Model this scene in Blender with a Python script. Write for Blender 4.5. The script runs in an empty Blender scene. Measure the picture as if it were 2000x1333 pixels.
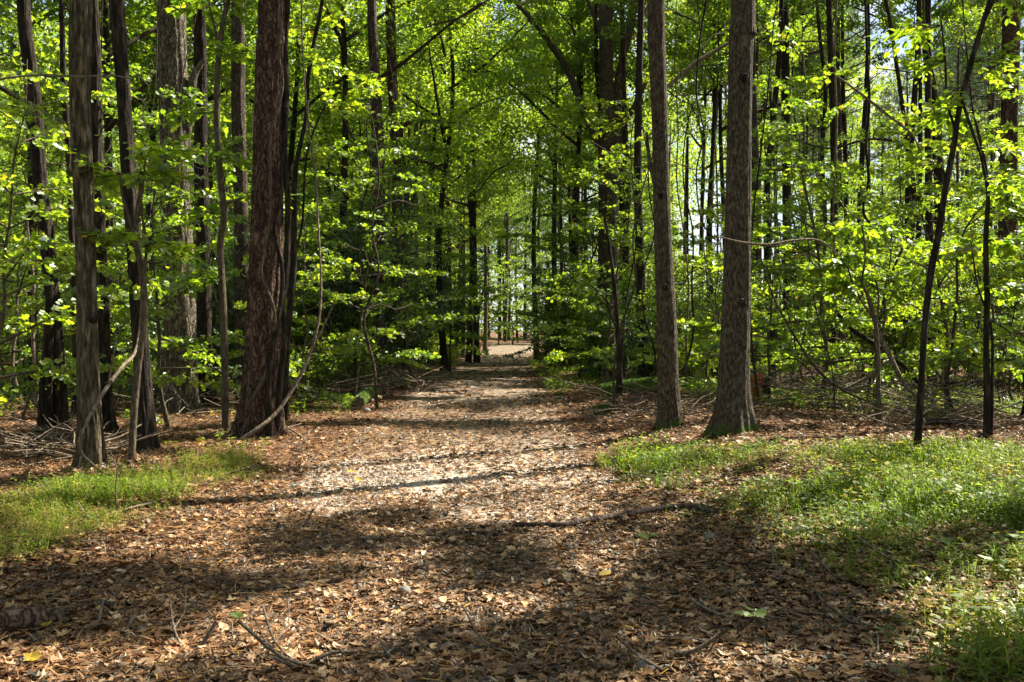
import bpy, math, random
import numpy as np
from math import radians as R, pi

# ------------------------------------------------------------------ camera, sky, sun, exposure
sc = bpy.context.scene
F = 1944.0; CX = 1000.0; HZ = 645.0; EYE = 1.6
cam = bpy.data.cameras.new('camera'); cam.sensor_width = 36; cam.lens = 36 * F / 2000
cam.shift_y = (HZ - 666.5) / 2000; cam.clip_end = 2000
co = bpy.data.objects.new('camera', cam); sc.collection.objects.link(co)
co.location = (0, 0, EYE); co.rotation_euler = (R(90), 0, 0); sc.camera = co
SUN = np.array([5.35, 3.6, 7.3]); SUN = SUN / np.linalg.norm(SUN)
SEL = math.asin(SUN[2]); SAZ = math.atan2(SUN[0], SUN[1])
w = bpy.data.worlds.new('World'); sc.world = w; w.use_nodes = True
nt = w.node_tree; nt.nodes.clear()
sky = nt.nodes.new('ShaderNodeTexSky'); sky.sky_type = 'NISHITA'; sky.sun_disc = False
sky.sun_elevation = SEL; sky.sun_rotation = SAZ
tc = nt.nodes.new('ShaderNodeTexCoord')
mp = nt.nodes.new('ShaderNodeMapping'); mp.inputs['Scale'].default_value = (3, 3, 9)
cn = nt.nodes.new('ShaderNodeTexNoise'); cn.inputs['Scale'].default_value = 2.2; cn.inputs['Detail'].default_value = 7
cr = nt.nodes.new('ShaderNodeValToRGB'); cr.color_ramp.elements[0].position = .44; cr.color_ramp.elements[1].position = .6
mx = nt.nodes.new('ShaderNodeMixRGB'); mx.inputs[2].default_value = (6.3, 6.8, 7.6, 1)
bg = nt.nodes.new('ShaderNodeBackground'); bg.inputs[1].default_value = 0.055
wo = nt.nodes.new('ShaderNodeOutputWorld')
L = nt.links
L.new(tc.outputs['Generated'], mp.inputs[0]); L.new(mp.outputs[0], cn.inputs[0]); L.new(cn.outputs[0], cr.inputs[0])
L.new(cr.outputs[0], mx.inputs[0]); L.new(sky.outputs[0], mx.inputs[1]); L.new(mx.outputs[0], bg.inputs[0]); L.new(bg.outputs[0], wo.inputs[0])
sl = bpy.data.lights.new('sun', 'SUN'); sl.energy = 5.0; sl.angle = R(0.53); sl.color = (1, .92, .76)
so = bpy.data.objects.new('sun', sl); sc.collection.objects.link(so)
so.rotation_euler = (pi / 2 - SEL, 0, pi - SAZ); so.location = (30, 20, 60)
sc.view_settings.view_transform = 'Standard'; sc.view_settings.look = 'None'
sc.view_settings.exposure = 1.75; sc.view_settings.gamma = 1
cy = sc.cycles; cy.max_bounces = 6; cy.diffuse_bounces = 4; cy.glossy_bounces = 2; cy.transmission_bounces = 4
cy.transparent_max_bounces = 4; cy.caustics_reflective = False; cy.caustics_refractive = False
cy.use_adaptive_sampling = True; cy.adaptive_threshold = .02; cy.use_denoising = True

rng = np.random.default_rng(11); random.seed(5)
U = lambda a, b, n=None: rng.uniform(a, b, n)

# ------------------------------------------------------------------ mesh building
class MB:
    def __init__(s): s.V = []; s.L = []; s.C = []; s.T = []; s.M = []; s.S = []; s.n = 0
    def add(s, V, polys, tint=0.5, mat=0, smooth=False):
        """V (n,3); polys (m,k) int array of equal length polygons"""
        V = np.asarray(V, float); polys = np.asarray(polys, int)
        m, k = polys.shape
        s.V.append(V); s.L.append((polys + s.n).ravel()); s.C.append(np.full(m, k))
        s.T.append(np.broadcast_to(np.asarray(tint, float), (m,)).copy()); s.M.append(np.full(m, mat)); s.S.append(np.full(m, smooth))
        s.n += len(V)
    def scatter(s, tpl, X, Y, Z, P, tint, mat=0, smooth=False):
        V, faces = tpl; n = len(P)
        W = P[:, None, :] + V[None, :, 0, None] * X[:, None, :] + V[None, :, 1, None] * Y[:, None, :] + V[None, :, 2, None] * Z[:, None, :]
        off = (np.arange(n) * len(V))[:, None, None]
        base = s.n
        s.V.append(W.reshape(-1, 3)); s.n += n * len(V)
        for fk in faces:
            fk = np.asarray(fk); a = (fk[None] + off + base)
            s.L.append(a.ravel()); m = n * len(fk)
            s.C.append(np.full(m, fk.shape[1])); s.T.append(np.repeat(tint, len(fk))); s.M.append(np.full(m, mat)); s.S.append(np.full(m, smooth))
    def tube(s, P, r, seg=6, mat=0, tint=.5, amp=0.0, lobes=None, cap=True, disp=None):
        P = np.asarray(P, float); n = len(P); r = np.broadcast_to(np.asarray(r, float), (n,))
        T = np.gradient(P, axis=0); T /= np.linalg.norm(T, axis=1)[:, None] + 1e-9
        ref = np.array([0, 0, 1.]) if abs(T[0, 2]) < .8 else np.array([1., 0, 0])
        Xv = np.zeros_like(P); x = np.cross(ref, T[0]); x /= np.linalg.norm(x)
        for i in range(n):
            x = x - T[i] * np.dot(x, T[i]); x /= np.linalg.norm(x) + 1e-9; Xv[i] = x
        Yv = np.cross(T, Xv)
        a = np.arange(seg) * 2 * pi / seg
        rad = np.repeat(r[:, None], seg, 1)
        if amp: rad = rad * (1 + amp * smooth_noise(n, seg))
        if disp is not None: rad = rad * disp(np.broadcast_to(a, (n, seg)), np.broadcast_to(P[:, 2:3], (n, seg)))
        V = P[:, None] + rad[..., None] * (np.cos(a)[None, :, None] * Xv[:, None] + np.sin(a)[None, :, None] * Yv[:, None])
        V = V.reshape(-1, 3)
        i = np.arange(n - 1)[:, None] * seg; j = np.arange(seg)[None]; j2 = (j + 1) % seg
        q = np.stack([i + j, i + j2, i + seg + j2, i + seg + j], -1).reshape(-1, 4)
        s.add(V, q, tint, mat, True)
        if cap:
            for e, k in ((0, 0), (n - 1, (n - 1) * seg)):
                c = s.n; ring = V[k:k + seg]
                tri = [[seg, (m + 1) % seg, m] if e == 0 else [seg, m, (m + 1) % seg] for m in range(seg)]
                s.add(np.vstack([ring, P[e]]), tri, tint, mat, False)
    def mesh(s, name, mats, tint_name='tint'):
        me = bpy.data.meshes.new(name)
        V = np.concatenate(s.V); Lo = np.concatenate(s.L); C = np.concatenate(s.C)
        me.vertices.add(len(V)); me.vertices.foreach_set('co', V.ravel().astype(np.float32))
        me.loops.add(len(Lo)); me.loops.foreach_set('vertex_index', Lo.astype(np.int32))
        me.polygons.add(len(C)); st = np.concatenate([[0], np.cumsum(C)[:-1]])
        me.polygons.foreach_set('loop_start', st.astype(np.int32))
        me.polygons.foreach_set('material_index', np.concatenate(s.M).astype(np.int32))
        me.polygons.foreach_set('use_smooth', np.concatenate(s.S).astype(bool))
        at = me.attributes.new('tint', 'FLOAT', 'FACE'); at.data.foreach_set('value', np.concatenate(s.T).astype(np.float32))
        for m in mats: me.materials.append(m)
        me.update(calc_edges=True); me.validate()
        return me

def smooth_noise(n, seg, k=None):
    a = np.arange(seg) * 2 * pi / seg; z = np.arange(n)
    o = np.zeros((n, seg))
    for _ in range(9):
        f = rng.integers(1, 5); g = rng.uniform(.02, .35)
        o += np.sin(f * a[None] + g * z[:, None] + rng.uniform(0, 6.3)) / 9 * 2
    return o

C = sc.collection
def link(name, me, parent=None, loc=None):
    o = bpy.data.objects.new(name, me); C.objects.link(o)
    if parent: o.parent = parent
    if loc is not None: o.location = loc
    return o
def tag(o, label=None, cat=None, group=None, kind=None):
    if label: o['label'] = label
    if cat: o['category'] = cat
    if group: o['group'] = group
    if kind: o['kind'] = kind
    return o
def thing(name, label, cat, loc, group=None, rz=0):
    o = bpy.data.objects.new(name, None); C.objects.link(o); o.location = loc; o.rotation_euler = (0, 0, rz)
    o.empty_display_size = .2
    return tag(o, label, cat, group)
def catmull(P, step):
    P = np.asarray(P, float)
    if len(P) == 2: P = np.array([P[0], P[0] * .66 + P[1] * .34, P[0] * .33 + P[1] * .67, P[1]])
    Q = np.vstack([2 * P[0] - P[1], P, 2 * P[-1] - P[-2]]); out = []
    for i in range(1, len(Q) - 2):
        p0, p1, p2, p3 = Q[i - 1:i + 3]; n = max(2, int(np.linalg.norm((p2 - p1)[:3]) / step))
        t = np.arange(n)[:, None] / n
        out.append(.5 * (2 * p1 + (p2 - p0) * t + (2 * p0 - 5 * p1 + 4 * p2 - p3) * t ** 2 + (3 * p1 - p0 - 3 * p2 + p3) * t ** 3))
    out.append(P[-1:]); return np.vstack(out)

# ------------------------------------------------------------------ ground shape
def sst(a, b, x): t = np.clip((x - a) / (b - a), 0, 1); return t * t * (3 - 2 * t)
def pcx(y): return np.interp(y, [0, 5, 9, 15, 25, 42, 60, 75, 130], [-.6, -.6, -.6, -.75, -.95, -1.2, -.8, -.2, .6])
def phw(y): return np.interp(y, [0, 5, 9, 42, 70, 130], [2.5, 2.2, 1.9, 1.95, 2.1, 2.3])
_g = np.random.default_rng(3)
_wv = [(_g.uniform(-1, 1, 2) * f, _g.uniform(0, 6.3), 1 / f ** 1.1) for f in (.25, .35, .5, .8, 1.1, 1.7, 2.3, 3.1, 4.2) for _ in (0, 1)]
def wav(x, y):
    return sum(a * np.sin(k[0] * x + k[1] * y + p) for k, p, a in _wv) / 6
_w2 = [(_g.uniform(-1, 1, 2) * f, _g.uniform(0, 6.3)) for f in (.6, .9, 1.3, 1.9, 2.6) for _ in (0, 1, 2)]
def wn(x, y):
    return sum(np.sin(k[0] * x + k[1] * y + p) for k, p in _w2) / 5.5
def gz(x, y):
    x = np.asarray(x, float); y = np.asarray(y, float)
    d = np.abs(x - pcx(y)) - phw(y)
    off = sst(-.2, 2.0, d)
    h = .10 * wav(x, y) * (0.15 + off)
    h = h + .28 * np.exp(-((x + 5.0) / 1.6) ** 2 - ((y - 33) / 9) ** 2)      # low bank left of the path
    h = h + .22 * np.exp(-((x - 3.2) / 1.7) ** 2 - ((y - 20) / 3.5) ** 2)    # low bank right of the path
    h = h + .10 * off
    h = h + .5 * sst(62, 110, y)
    return h
def gzz(x, y): return float(gz(x, y))
def base_at(px, py):
    """ground point under a given spot of the view"""
    d = 20.
    for _ in range(30):
        z = gzz((px - CX) / F * d, d); d = .5 * d + .5 * (EYE - z) * F / max(4, (py - HZ))
    x = (px - CX) / F * d
    return np.array([x, d, gzz(x, d)])
def W(px, py, d): return np.array([(px - CX) / F * d, d, EYE + (HZ - py) / F * d])

# ------------------------------------------------------------------ materials
def mat(name):
    m = bpy.data.materials.new(name); m.use_nodes = True; n = m.node_tree; n.nodes.clear()
    out = n.nodes.new('ShaderNodeOutputMaterial'); return m, n, out
def N(n, t, **kw):
    x = n.nodes.new('ShaderNode' + t)
    for k, v in kw.items():
        if hasattr(x, k) and k not in ('Scale',): setattr(x, k, v)
        else: x.inputs[k].default_value = v
    return x
def ramp(n, src, stops, interp='LINEAR'):
    r = n.nodes.new('ShaderNodeValToRGB'); r.color_ramp.interpolation = interp
    e = r.color_ramp.elements
    while len(e) < len(stops): e.new(.5)
    for el, (p, c) in zip(e, stops): el.position = p; el.color = (*c, 1)
    n.links.new(src, r.inputs[0]); return r.outputs[0]
def leaf_mat(name, stops, tstops, gloss=.07, trans=.6, rough=.45):
    m, n, out = mat(name)
    at = N(n, 'Attribute', attribute_name='tint')
    oi = N(n, 'ObjectInfo'); ad = N(n, 'Math', operation='MULTIPLY_ADD'); ad.inputs[1].default_value = .16; 
    n.links.new(oi.outputs['Random'], ad.inputs[0]); n.links.new(at.outputs['Fac'], ad.inputs[2])
    sb = N(n, 'Math', operation='SUBTRACT'); n.links.new(ad.outputs[0], sb.inputs[0]); sb.inputs[1].default_value = .08
    c1 = ramp(n, sb.outputs[0], stops); c2 = ramp(n, sb.outputs[0], tstops)
    d = N(n, 'BsdfDiffuse'); t = N(n, 'BsdfTranslucent'); g = N(n, 'BsdfGlossy'); g.inputs['Roughness'].default_value = rough
    g.inputs[0].default_value = (.85, .9, .8, 1)
    n.links.new(c1, d.inputs[0]); n.links.new(c2, t.inputs[0])
    a = N(n, 'MixShader'); a.inputs[0].default_value = trans; n.links.new(d.outputs[0], a.inputs[1]); n.links.new(t.outputs[0], a.inputs[2])
    b = N(n, 'MixShader'); b.inputs[0].default_value = gloss; n.links.new(a.outputs[0], b.inputs[1]); n.links.new(g.outputs[0], b.inputs[2])
    n.links.new(b.outputs[0], out.inputs[0]); return m
G1 = [(0, (.015, .04, .008)), (.4, (.042, .095, .011)), (.8, (.10, .18, .018)), (.96, (.16, .22, .02)), (1, (.42, .34, .03))]
G2 = [(0, (.05, .12, .008)), (.4, (.22, .385, .013)), (.8, (.46, .62, .02)), (.96, (.56, .62, .03)), (1, (.85, .6, .03))]
M_leaf = leaf_mat('maple_leaf', G1, G2)
M_shrub = leaf_mat('shrub_leaf', [(0, (.015, .04, .012)), (.6, (.05, .10, .02)), (1, (.09, .14, .03))],
                   [(0, (.04, .11, .01)), (.6, (.12, .25, .02)), (1, (.25, .38, .04))], gloss=.09, trans=.4, rough=.35)
M_canopy = leaf_mat('canopy_leaf', G1, G2)
M_needle = leaf_mat('pine_needle', [(0, (.03, .06, .025)), (.6, (.06, .11, .045)), (1, (.2, .15, .06))],
                    [(0, (.08, .15, .05)), (.6, (.16, .27, .09)), (1, (.4, .3, .1))], gloss=.06, trans=.35)
M_grass = leaf_mat('grass_blade', [(0, (.03, .065, .012)), (.5, (.08, .14, .018)), (.85, (.17, .21, .035)), (1, (.36, .26, .10))],
                   [(0, (.08, .18, .01)), (.5, (.25, .40, .02)), (.85, (.46, .52, .05)), (1, (.6, .42, .14))], gloss=.02)
LIT = [(0, (.012, .007, .005)), (.25, (.05, .023, .012)), (.5, (.135, .06, .024)), (.72, (.27, .13, .052)), (.9, (.44, .26, .125)), (.975, (.5, .35, .22)), (1, (.75, .45, .04))]
M_litter = leaf_mat('dead_leaf', LIT, [(p, tuple(min(1, v * 1.3) for v in c)) for p, c in LIT], gloss=.05, trans=.18, rough=.5)

def bark(name, cols, kind='furrow', bump=.5, moss=0, sc_=1.0, lichen=0):
    m, n, out = mat(name); lk = n.links.new
    tcn = N(n, 'TexCoord'); mpn = N(n, 'Mapping')
    mpn.inputs['Scale'].default_value = {'furrow': (24 * sc_, 24 * sc_, 4.2 * sc_), 'plate': (14 * sc_, 14 * sc_, 3.0 * sc_), 'fine': (38 * sc_, 38 * sc_, 13 * sc_), 'smooth': (9, 9, 5)}[kind]
    n0 = N(n, 'TexNoise'); n0.inputs['Scale'].default_value = 9 if kind == 'plate' else 3; n0.inputs['Detail'].default_value = 6
    lk(tcn.outputs['Object'], n0.inputs[0])
    mixv = N(n, 'MixRGB', blend_type='ADD'); mixv.inputs[0].default_value = .15 if kind == 'plate' else .09; lk(tcn.outputs['Object'], mixv.inputs[1]); lk(n0.outputs['Color'], mixv.inputs[2])
    lk(mixv.outputs[0], mpn.inputs[0])
    fine = N(n, 'TexNoise'); fine.inputs['Scale'].default_value = 30; fine.inputs['Detail'].default_value = 8; fine.inputs['Roughness'].default_value = .7
    lk(tcn.outputs['Object'], fine.inputs[0])
    if kind == 'plate':
        v = N(n, 'TexVoronoi', feature='DISTANCE_TO_EDGE'); v.inputs['Scale'].default_value = 1.6; lk(mpn.outputs[0], v.inputs['Vector'])
        h = ramp(n, v.outputs['Distance'], [(0, (0, 0, 0)), (.09, (.45, .45, .45)), (.3, (.8, .8, .8)), (.6, (1, 1, 1))])
        v2 = N(n, 'TexVoronoi'); v2.inputs['Scale'].default_value = 1.6; lk(mpn.outputs[0], v2.inputs['Vector'])
        cell = v2.outputs['Color']
    else:
        v = N(n, 'TexNoise'); v.inputs['Scale'].default_value = 1.0; v.inputs['Detail'].default_value = 6; v.inputs['Roughness'].default_value = .6; lk(mpn.outputs[0], v.inputs[0])
        h = ramp(n, v.outputs[0], [(.36, (0, 0, 0)), (.62, (1, 1, 1))]); cell = n0.outputs['Color']
    mh = N(n, 'Math', operation='MULTIPLY_ADD'); mh.inputs[1].default_value = .35; lk(fine.outputs[0], mh.inputs[0]); lk(h, mh.inputs[2])
    colf = N(n, 'Math', operation='MULTIPLY_ADD'); colf.inputs[1].default_value = .75; lk(mh.outputs[0], colf.inputs[0])
    sep = N(n, 'SeparateColor'); lk(cell, sep.inputs[0]); sc2 = N(n, 'Math', operation='MULTIPLY_ADD'); sc2.inputs[1].default_value = .35; sc2.inputs[2].default_value = -.17
    lk(sep.outputs[0], sc2.inputs[0]); lk(sc2.outputs[0], colf.inputs[2])
    col = ramp(n, colf.outputs[0], [(0, cols[0]), (.45, cols[1]), (1, cols[2])])
    if lichen:
        ln = N(n, 'TexNoise'); ln.inputs['Scale'].default_value = 5; ln.inputs['Detail'].default_value = 9; ln.inputs['Roughness'].default_value = .75; lk(tcn.outputs['Object'], ln.inputs[0])
        lf = ramp(n, ln.outputs[0], [(.56, (0, 0, 0)), (.68, (lichen,) * 3)])
        mm = N(n, 'MixRGB'); lk(lf, mm.inputs[0]); lk(col, mm.inputs[1]); mm.inputs[2].default_value = (.2, .23, .15, 1); col = mm.outputs[0]
    if moss:
        sx = N(n, 'SeparateXYZ'); lk(tcn.outputs['Object'], sx.inputs[0])
        mo = N(n, 'TexNoise'); mo.inputs['Scale'].default_value = 6; mo.inputs['Detail'].default_value = 6; lk(tcn.outputs['Object'], mo.inputs[0])
        a = N(n, 'Math', operation='MULTIPLY_ADD'); lk(sx.outputs[2], a.inputs[0]); a.inputs[1].default_value = -.55 / moss; lk(mo.outputs[0], a.inputs[2])
        mf = ramp(n, a.outputs[0], [(.28, (0, 0, 0)), (.42, (.9, .9, .9))])
        mm = N(n, 'MixRGB'); lk(mf, mm.inputs[0]); lk(col, mm.inputs[1]); mm.inputs[2].default_value = (.06, .1, .015, 1); col = mm.outputs[0]
    b = N(n, 'Bump'); b.inputs['Strength'].default_value = bump; b.inputs['Distance'].default_value = .03; lk(mh.outputs[0], b.inputs['Height'])
    p = N(n, 'BsdfPrincipled'); p.inputs['Roughness'].default_value = .9; p.inputs['Specular IOR Level'].default_value = .2
    lk(col, p.inputs['Base Color']); lk(b.outputs[0], p.inputs['Normal']); lk(p.outputs[0], out.inputs[0]); return m
B_pine = bark('pine_bark', [(.012, .008, .006), (.085, .05, .034), (.24, .16, .115)], 'plate', 1.0, sc_=.85)
B_pinefar = bark('grey_pine_bark', [(.014, .011, .009), (.06, .045, .034), (.17, .13, .10)], 'plate', .8)
B_flake = bark('flaking_bark', [(.02, .016, .011), (.10, .08, .055), (.30, .25, .20)], 'plate', 1.0, sc_=.9, lichen=.9)
B_grey = bark('poplar_bark', [(.014, .011, .008), (.062, .048, .032), (.165, .135, .092)], 'fine', .8, moss=.3, lichen=.5)
B_oak = bark('oak_bark', [(.014, .011, .007), (.085, .066, .038), (.26, .215, .135)], 'furrow', 1.0, sc_=1.0)
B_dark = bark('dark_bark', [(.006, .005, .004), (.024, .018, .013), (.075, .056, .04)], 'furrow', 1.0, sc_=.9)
B_sap = bark('sapling_bark', [(0.04, 0.0304, 0.0211), (0.088, 0.0684, 0.0458), (0.16, 0.1292, 0.088)], 'fine', .5, lichen=.6)
B_dead = bark('dead_wood', [(.05, .035, .026), (.15, .115, .085), (.3, .24, .185)], 'fine', .6)
B_deadd = bark('dark_stick', [(.015, .01, .008), (.05, .035, .027), (.12, .085, .065)], 'fine', .6)
B_twig = bark('twig_bark', [(0.024, 0.0167, 0.0113), (0.048, 0.035, 0.0239), (0.088, 0.0646, 0.0422)], 'smooth', .2)
B_cut = bark('rotten_heartwood', [(.12, .03, .012), (.32, .09, .03), (.5, .2, .08)], 'fine', .8)
B_moss = bark('mossy_bark', [(.03, .03, .012), (.06, .085, .015), (.12, .15, .025)], 'smooth', .8)
def simple(name, c, rough=.8, bumpsc=0):
    m, n, out = mat(name); p = N(n, 'BsdfPrincipled'); p.inputs['Roughness'].default_value = rough
    t = N(n, 'TexCoord'); no = N(n, 'TexNoise'); no.inputs['Scale'].default_value = 14; no.inputs['Detail'].default_value = 6; n.links.new(t.outputs['Object'], no.inputs[0])
    cc = ramp(n, no.outputs[0], [(.3, tuple(v * .55 for v in c)), (.7, tuple(min(1, v * 1.3) for v in c))]); n.links.new(cc, p.inputs['Base Color'])
    if bumpsc:
        b = N(n, 'Bump'); b.inputs['Strength'].default_value = bumpsc; b.inputs['Distance'].default_value = .02; n.links.new(no.outputs[0], b.inputs['Height']); n.links.new(b.outputs[0], p.inputs['Normal'])
    n.links.new(p.outputs[0], out.inputs[0]); return m
def soil(name, stops, scale, gravel=None):
    m, n, out = mat(name); lk = n.links.new; t = N(n, 'TexCoord')
    a = N(n, 'TexNoise'); a.inputs['Scale'].default_value = scale; a.inputs['Detail'].default_value = 10; a.inputs['Roughness'].default_value = .75; lk(t.outputs['Object'], a.inputs[0])
    v = N(n, 'TexVoronoi'); v.inputs['Scale'].default_value = 17; v.inputs['Randomness'].default_value = 1; lk(t.outputs['Object'], v.inputs['Vector'])
    sp = N(n, 'SeparateColor'); lk(v.outputs['Color'], sp.inputs[0])
    x = N(n, 'Math', operation='MULTIPLY_ADD'); lk(sp.outputs[0], x.inputs[0]); x.inputs[1].default_value = .5; 
    y = N(n, 'Math', operation='MULTIPLY_ADD'); lk(a.outputs[0], y.inputs[0]); y.inputs[1].default_value = .9; y.inputs[2].default_value = -.2; lk(y.outputs[0], x.inputs[2])
    col = ramp(n, x.outputs[0], stops)
    b = N(n, 'Bump'); b.inputs['Strength'].default_value = .9; b.inputs['Distance'].default_value = .03; lk(x.outputs[0], b.inputs['Height'])
    if gravel:
        gvn = N(n, 'TexVoronoi'); gvn.inputs['Scale'].default_value = 55; lk(t.outputs['Object'], gvn.inputs['Vector'])
        g2 = N(n, 'SeparateColor'); lk(gvn.outputs['Color'], g2.inputs[0])
        gc = ramp(n, g2.outputs[1], gravel)
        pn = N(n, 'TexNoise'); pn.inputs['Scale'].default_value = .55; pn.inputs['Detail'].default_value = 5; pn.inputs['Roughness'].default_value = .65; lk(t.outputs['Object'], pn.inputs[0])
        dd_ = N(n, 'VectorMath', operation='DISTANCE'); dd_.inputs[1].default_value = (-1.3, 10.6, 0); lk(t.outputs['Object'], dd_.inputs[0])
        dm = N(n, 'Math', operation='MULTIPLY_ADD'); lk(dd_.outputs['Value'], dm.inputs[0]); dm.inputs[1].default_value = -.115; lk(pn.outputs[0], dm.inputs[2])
        sxy = N(n, 'SeparateXYZ'); lk(t.outputs['Object'], sxy.inputs[0]); endm = N(n, 'MapRange'); endm.inputs[1].default_value = 58; endm.inputs[2].default_value = 68; lk(sxy.outputs[1], endm.inputs[0])  # pale gravel at the far end, colour also lifting the clearing's brightness
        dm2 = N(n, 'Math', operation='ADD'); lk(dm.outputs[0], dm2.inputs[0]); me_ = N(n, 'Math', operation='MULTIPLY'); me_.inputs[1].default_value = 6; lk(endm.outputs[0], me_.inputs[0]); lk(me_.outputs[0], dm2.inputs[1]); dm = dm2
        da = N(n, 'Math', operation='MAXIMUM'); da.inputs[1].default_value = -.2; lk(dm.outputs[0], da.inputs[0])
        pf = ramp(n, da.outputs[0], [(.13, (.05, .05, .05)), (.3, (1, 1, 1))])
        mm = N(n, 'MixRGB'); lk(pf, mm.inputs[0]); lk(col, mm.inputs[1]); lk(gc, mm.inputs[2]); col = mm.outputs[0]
    p = N(n, 'BsdfPrincipled'); p.inputs['Roughness'].default_value = .95; p.inputs['Specular IOR Level'].default_value = .15
    lk(col, p.inputs['Base Color']); lk(b.outputs[0], p.inputs['Normal']); lk(p.outputs[0], out.inputs[0]); return m
M_soil = soil('forest_soil', [(.15, (.03, .018, .01)), (.4, (.09, .045, .025)), (.65, (.17, .09, .05)), (.9, (.28, .17, .10))], 3)
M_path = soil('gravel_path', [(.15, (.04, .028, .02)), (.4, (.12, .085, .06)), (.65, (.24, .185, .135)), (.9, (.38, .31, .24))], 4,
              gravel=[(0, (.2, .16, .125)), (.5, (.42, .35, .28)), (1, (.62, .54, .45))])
M_rock = simple('grey_stone', (.16, .15, .13), .85, .6)
M_gravel = simple('gravel_stone', (.3, .26, .22), .9, .3)
M_cone = simple('pine_cone_scale', (.13, .075, .045), .8, .3)
M_yel = leaf_mat('yellow_leaf', [(0, (.5, .34, .02)), (1, (.7, .5, .05))], [(0, (.6, .4, .02)), (1, (.8, .6, .05))])

# ------------------------------------------------------------------ leaf shapes (x = along the leaf, y = across, z = up)
LEAF6 = (np.array([[0, 0, 0], [.3, .3, .05], [.72, .24, .04], [1, 0, -.08], [.72, -.24, .04], [.3, -.3, .05]]), [[[0, 3, 2, 1], [0, 5, 4, 3]]])
LEAF4 = (np.array([[0, 0, 0], [.45, .32, .05], [1, 0, -.06], [.45, -.32, .05]]), [[[0, 3, 2, 1]]])
_ml = np.array([[0, 0], [.02, .3], [.22, .28], [.42, .56], [.52, .27], [.72, .3], [1, 0], [.72, -.3], [.52, -.27], [.42, -.56], [.22, -.28], [.02, -.3]])
MAPLE = (np.array([[x, y, -.12 * x * x + .12 * abs(y)] for x, y in _ml]), [[[0, 2, 1], [0, 4, 2], [2, 4, 3], [0, 6, 4], [4, 6, 5], [0, 8, 6], [8, 7, 6], [0, 10, 8], [10, 9, 8], [0, 11, 10]]])
BLADE = (np.array([[0, -.03, 0], [0, .03, 0], [.5, .045, .09], [.5, -.045, .09], [1, 0, -.02]]), [[[0, 3, 2, 1]], [[3, 4, 2]]])
def dead_tpl(k):
    r = np.random.default_rng(k)
    if k % 4 == 0: o = [(0, 0), (.25, .16), (.32, .34), (.45, .2), (.6, .36), (.7, .18), (1, .02), (.74, -.2), (.58, -.34), (.46, -.18), (.3, -.32), (.22, -.14)]
    elif k % 4 == 1: o = [(0, 0), (.2, .2), (.5, .28), (.8, .18), (1, 0), (.8, -.18), (.5, -.28), (.2, -.2)]
    elif k % 4 == 2: o = [(0, 0), (.05, .3), (.3, .25), (.45, .5), (.6, .2), (1, 0), (.6, -.22), (.4, -.52), (.28, -.24), (.05, -.3)]
    else: o = [(0, 0), (.3, .1), (.6, .13), (1, 0), (.6, -.12), (.3, -.1)]
    o = np.array(o); n = len(o); cu = r.uniform(.2, .9); tw = r.uniform(-.5, .5)
    c = np.array([[.5, 0]]); q = np.vstack([c, o])
    z = cu * (q[:, 1] ** 2) * 1.4 + .35 * cu * (q[:, 0] - .5) ** 2 + tw * q[:, 1] * (q[:, 0] - .5) + r.uniform(-.03, .03, n + 1)
    V = np.column_stack([q[:, 0] - .5, q[:, 1], z]); return (V, [[[0, (i + 1) % n + 1, i + 1] for i in range(n)]])
DEAD = [dead_tpl(k) for k in range(12)]
def unit(v): return v / (np.linalg.norm(v, axis=-1, keepdims=True) + 1e-9)
def frame(X, Nn):
    X = unit(X); Y = unit(np.cross(Nn, X)); Z = np.cross(X, Y); return X, Y, Z
def rand_dir(n): return unit(rng.normal(size=(n, 3)))

# foliage along a list of twig segments --------------------------------------------
def leafy(mb, A, B, per, size, tpl, flat=.45, mat_=0, tmean=.5, tsd=.22, spread=.6, jit=.03):
    """A,B (n,3) twig ends; per leaves on each twig, alternate sides"""
    n = len(A); k = np.tile(np.arange(per), n); i = np.repeat(np.arange(n), per)
    t = (k + rng.uniform(.2, 1, n * per)) / per
    D = unit(B - A)[i]; P = A[i] + (B - A)[i] * t[:, None] + rng.normal(size=(n * per, 3)) * jit
    up = np.array([0, 0, 1.]); side = unit(np.cross(np.broadcast_to(up, D.shape) + rand_dir(len(D)) * .3, D)) * np.where(k % 2, 1, -1)[:, None]
    X = D * rng.uniform(.3, 1, (n * per, 1)) + side * spread + rand_dir(n * per) * .35 + np.array([0, 0, -.15])
    Nn = up + rand_dir(n * per) * flat * 1.6
    X, Y, Z = frame(X, Nn); s = (size * rng.uniform(.42, 1.35, n * per))[:, None]
    tt = np.clip(rng.normal(tmean, tsd, n * per), 0, .86); tt[rng.random(n * per) < .004] = 1.05
    mb.scatter(tpl, X * s, Y * s, Z * s, P, tt, mat_)

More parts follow.
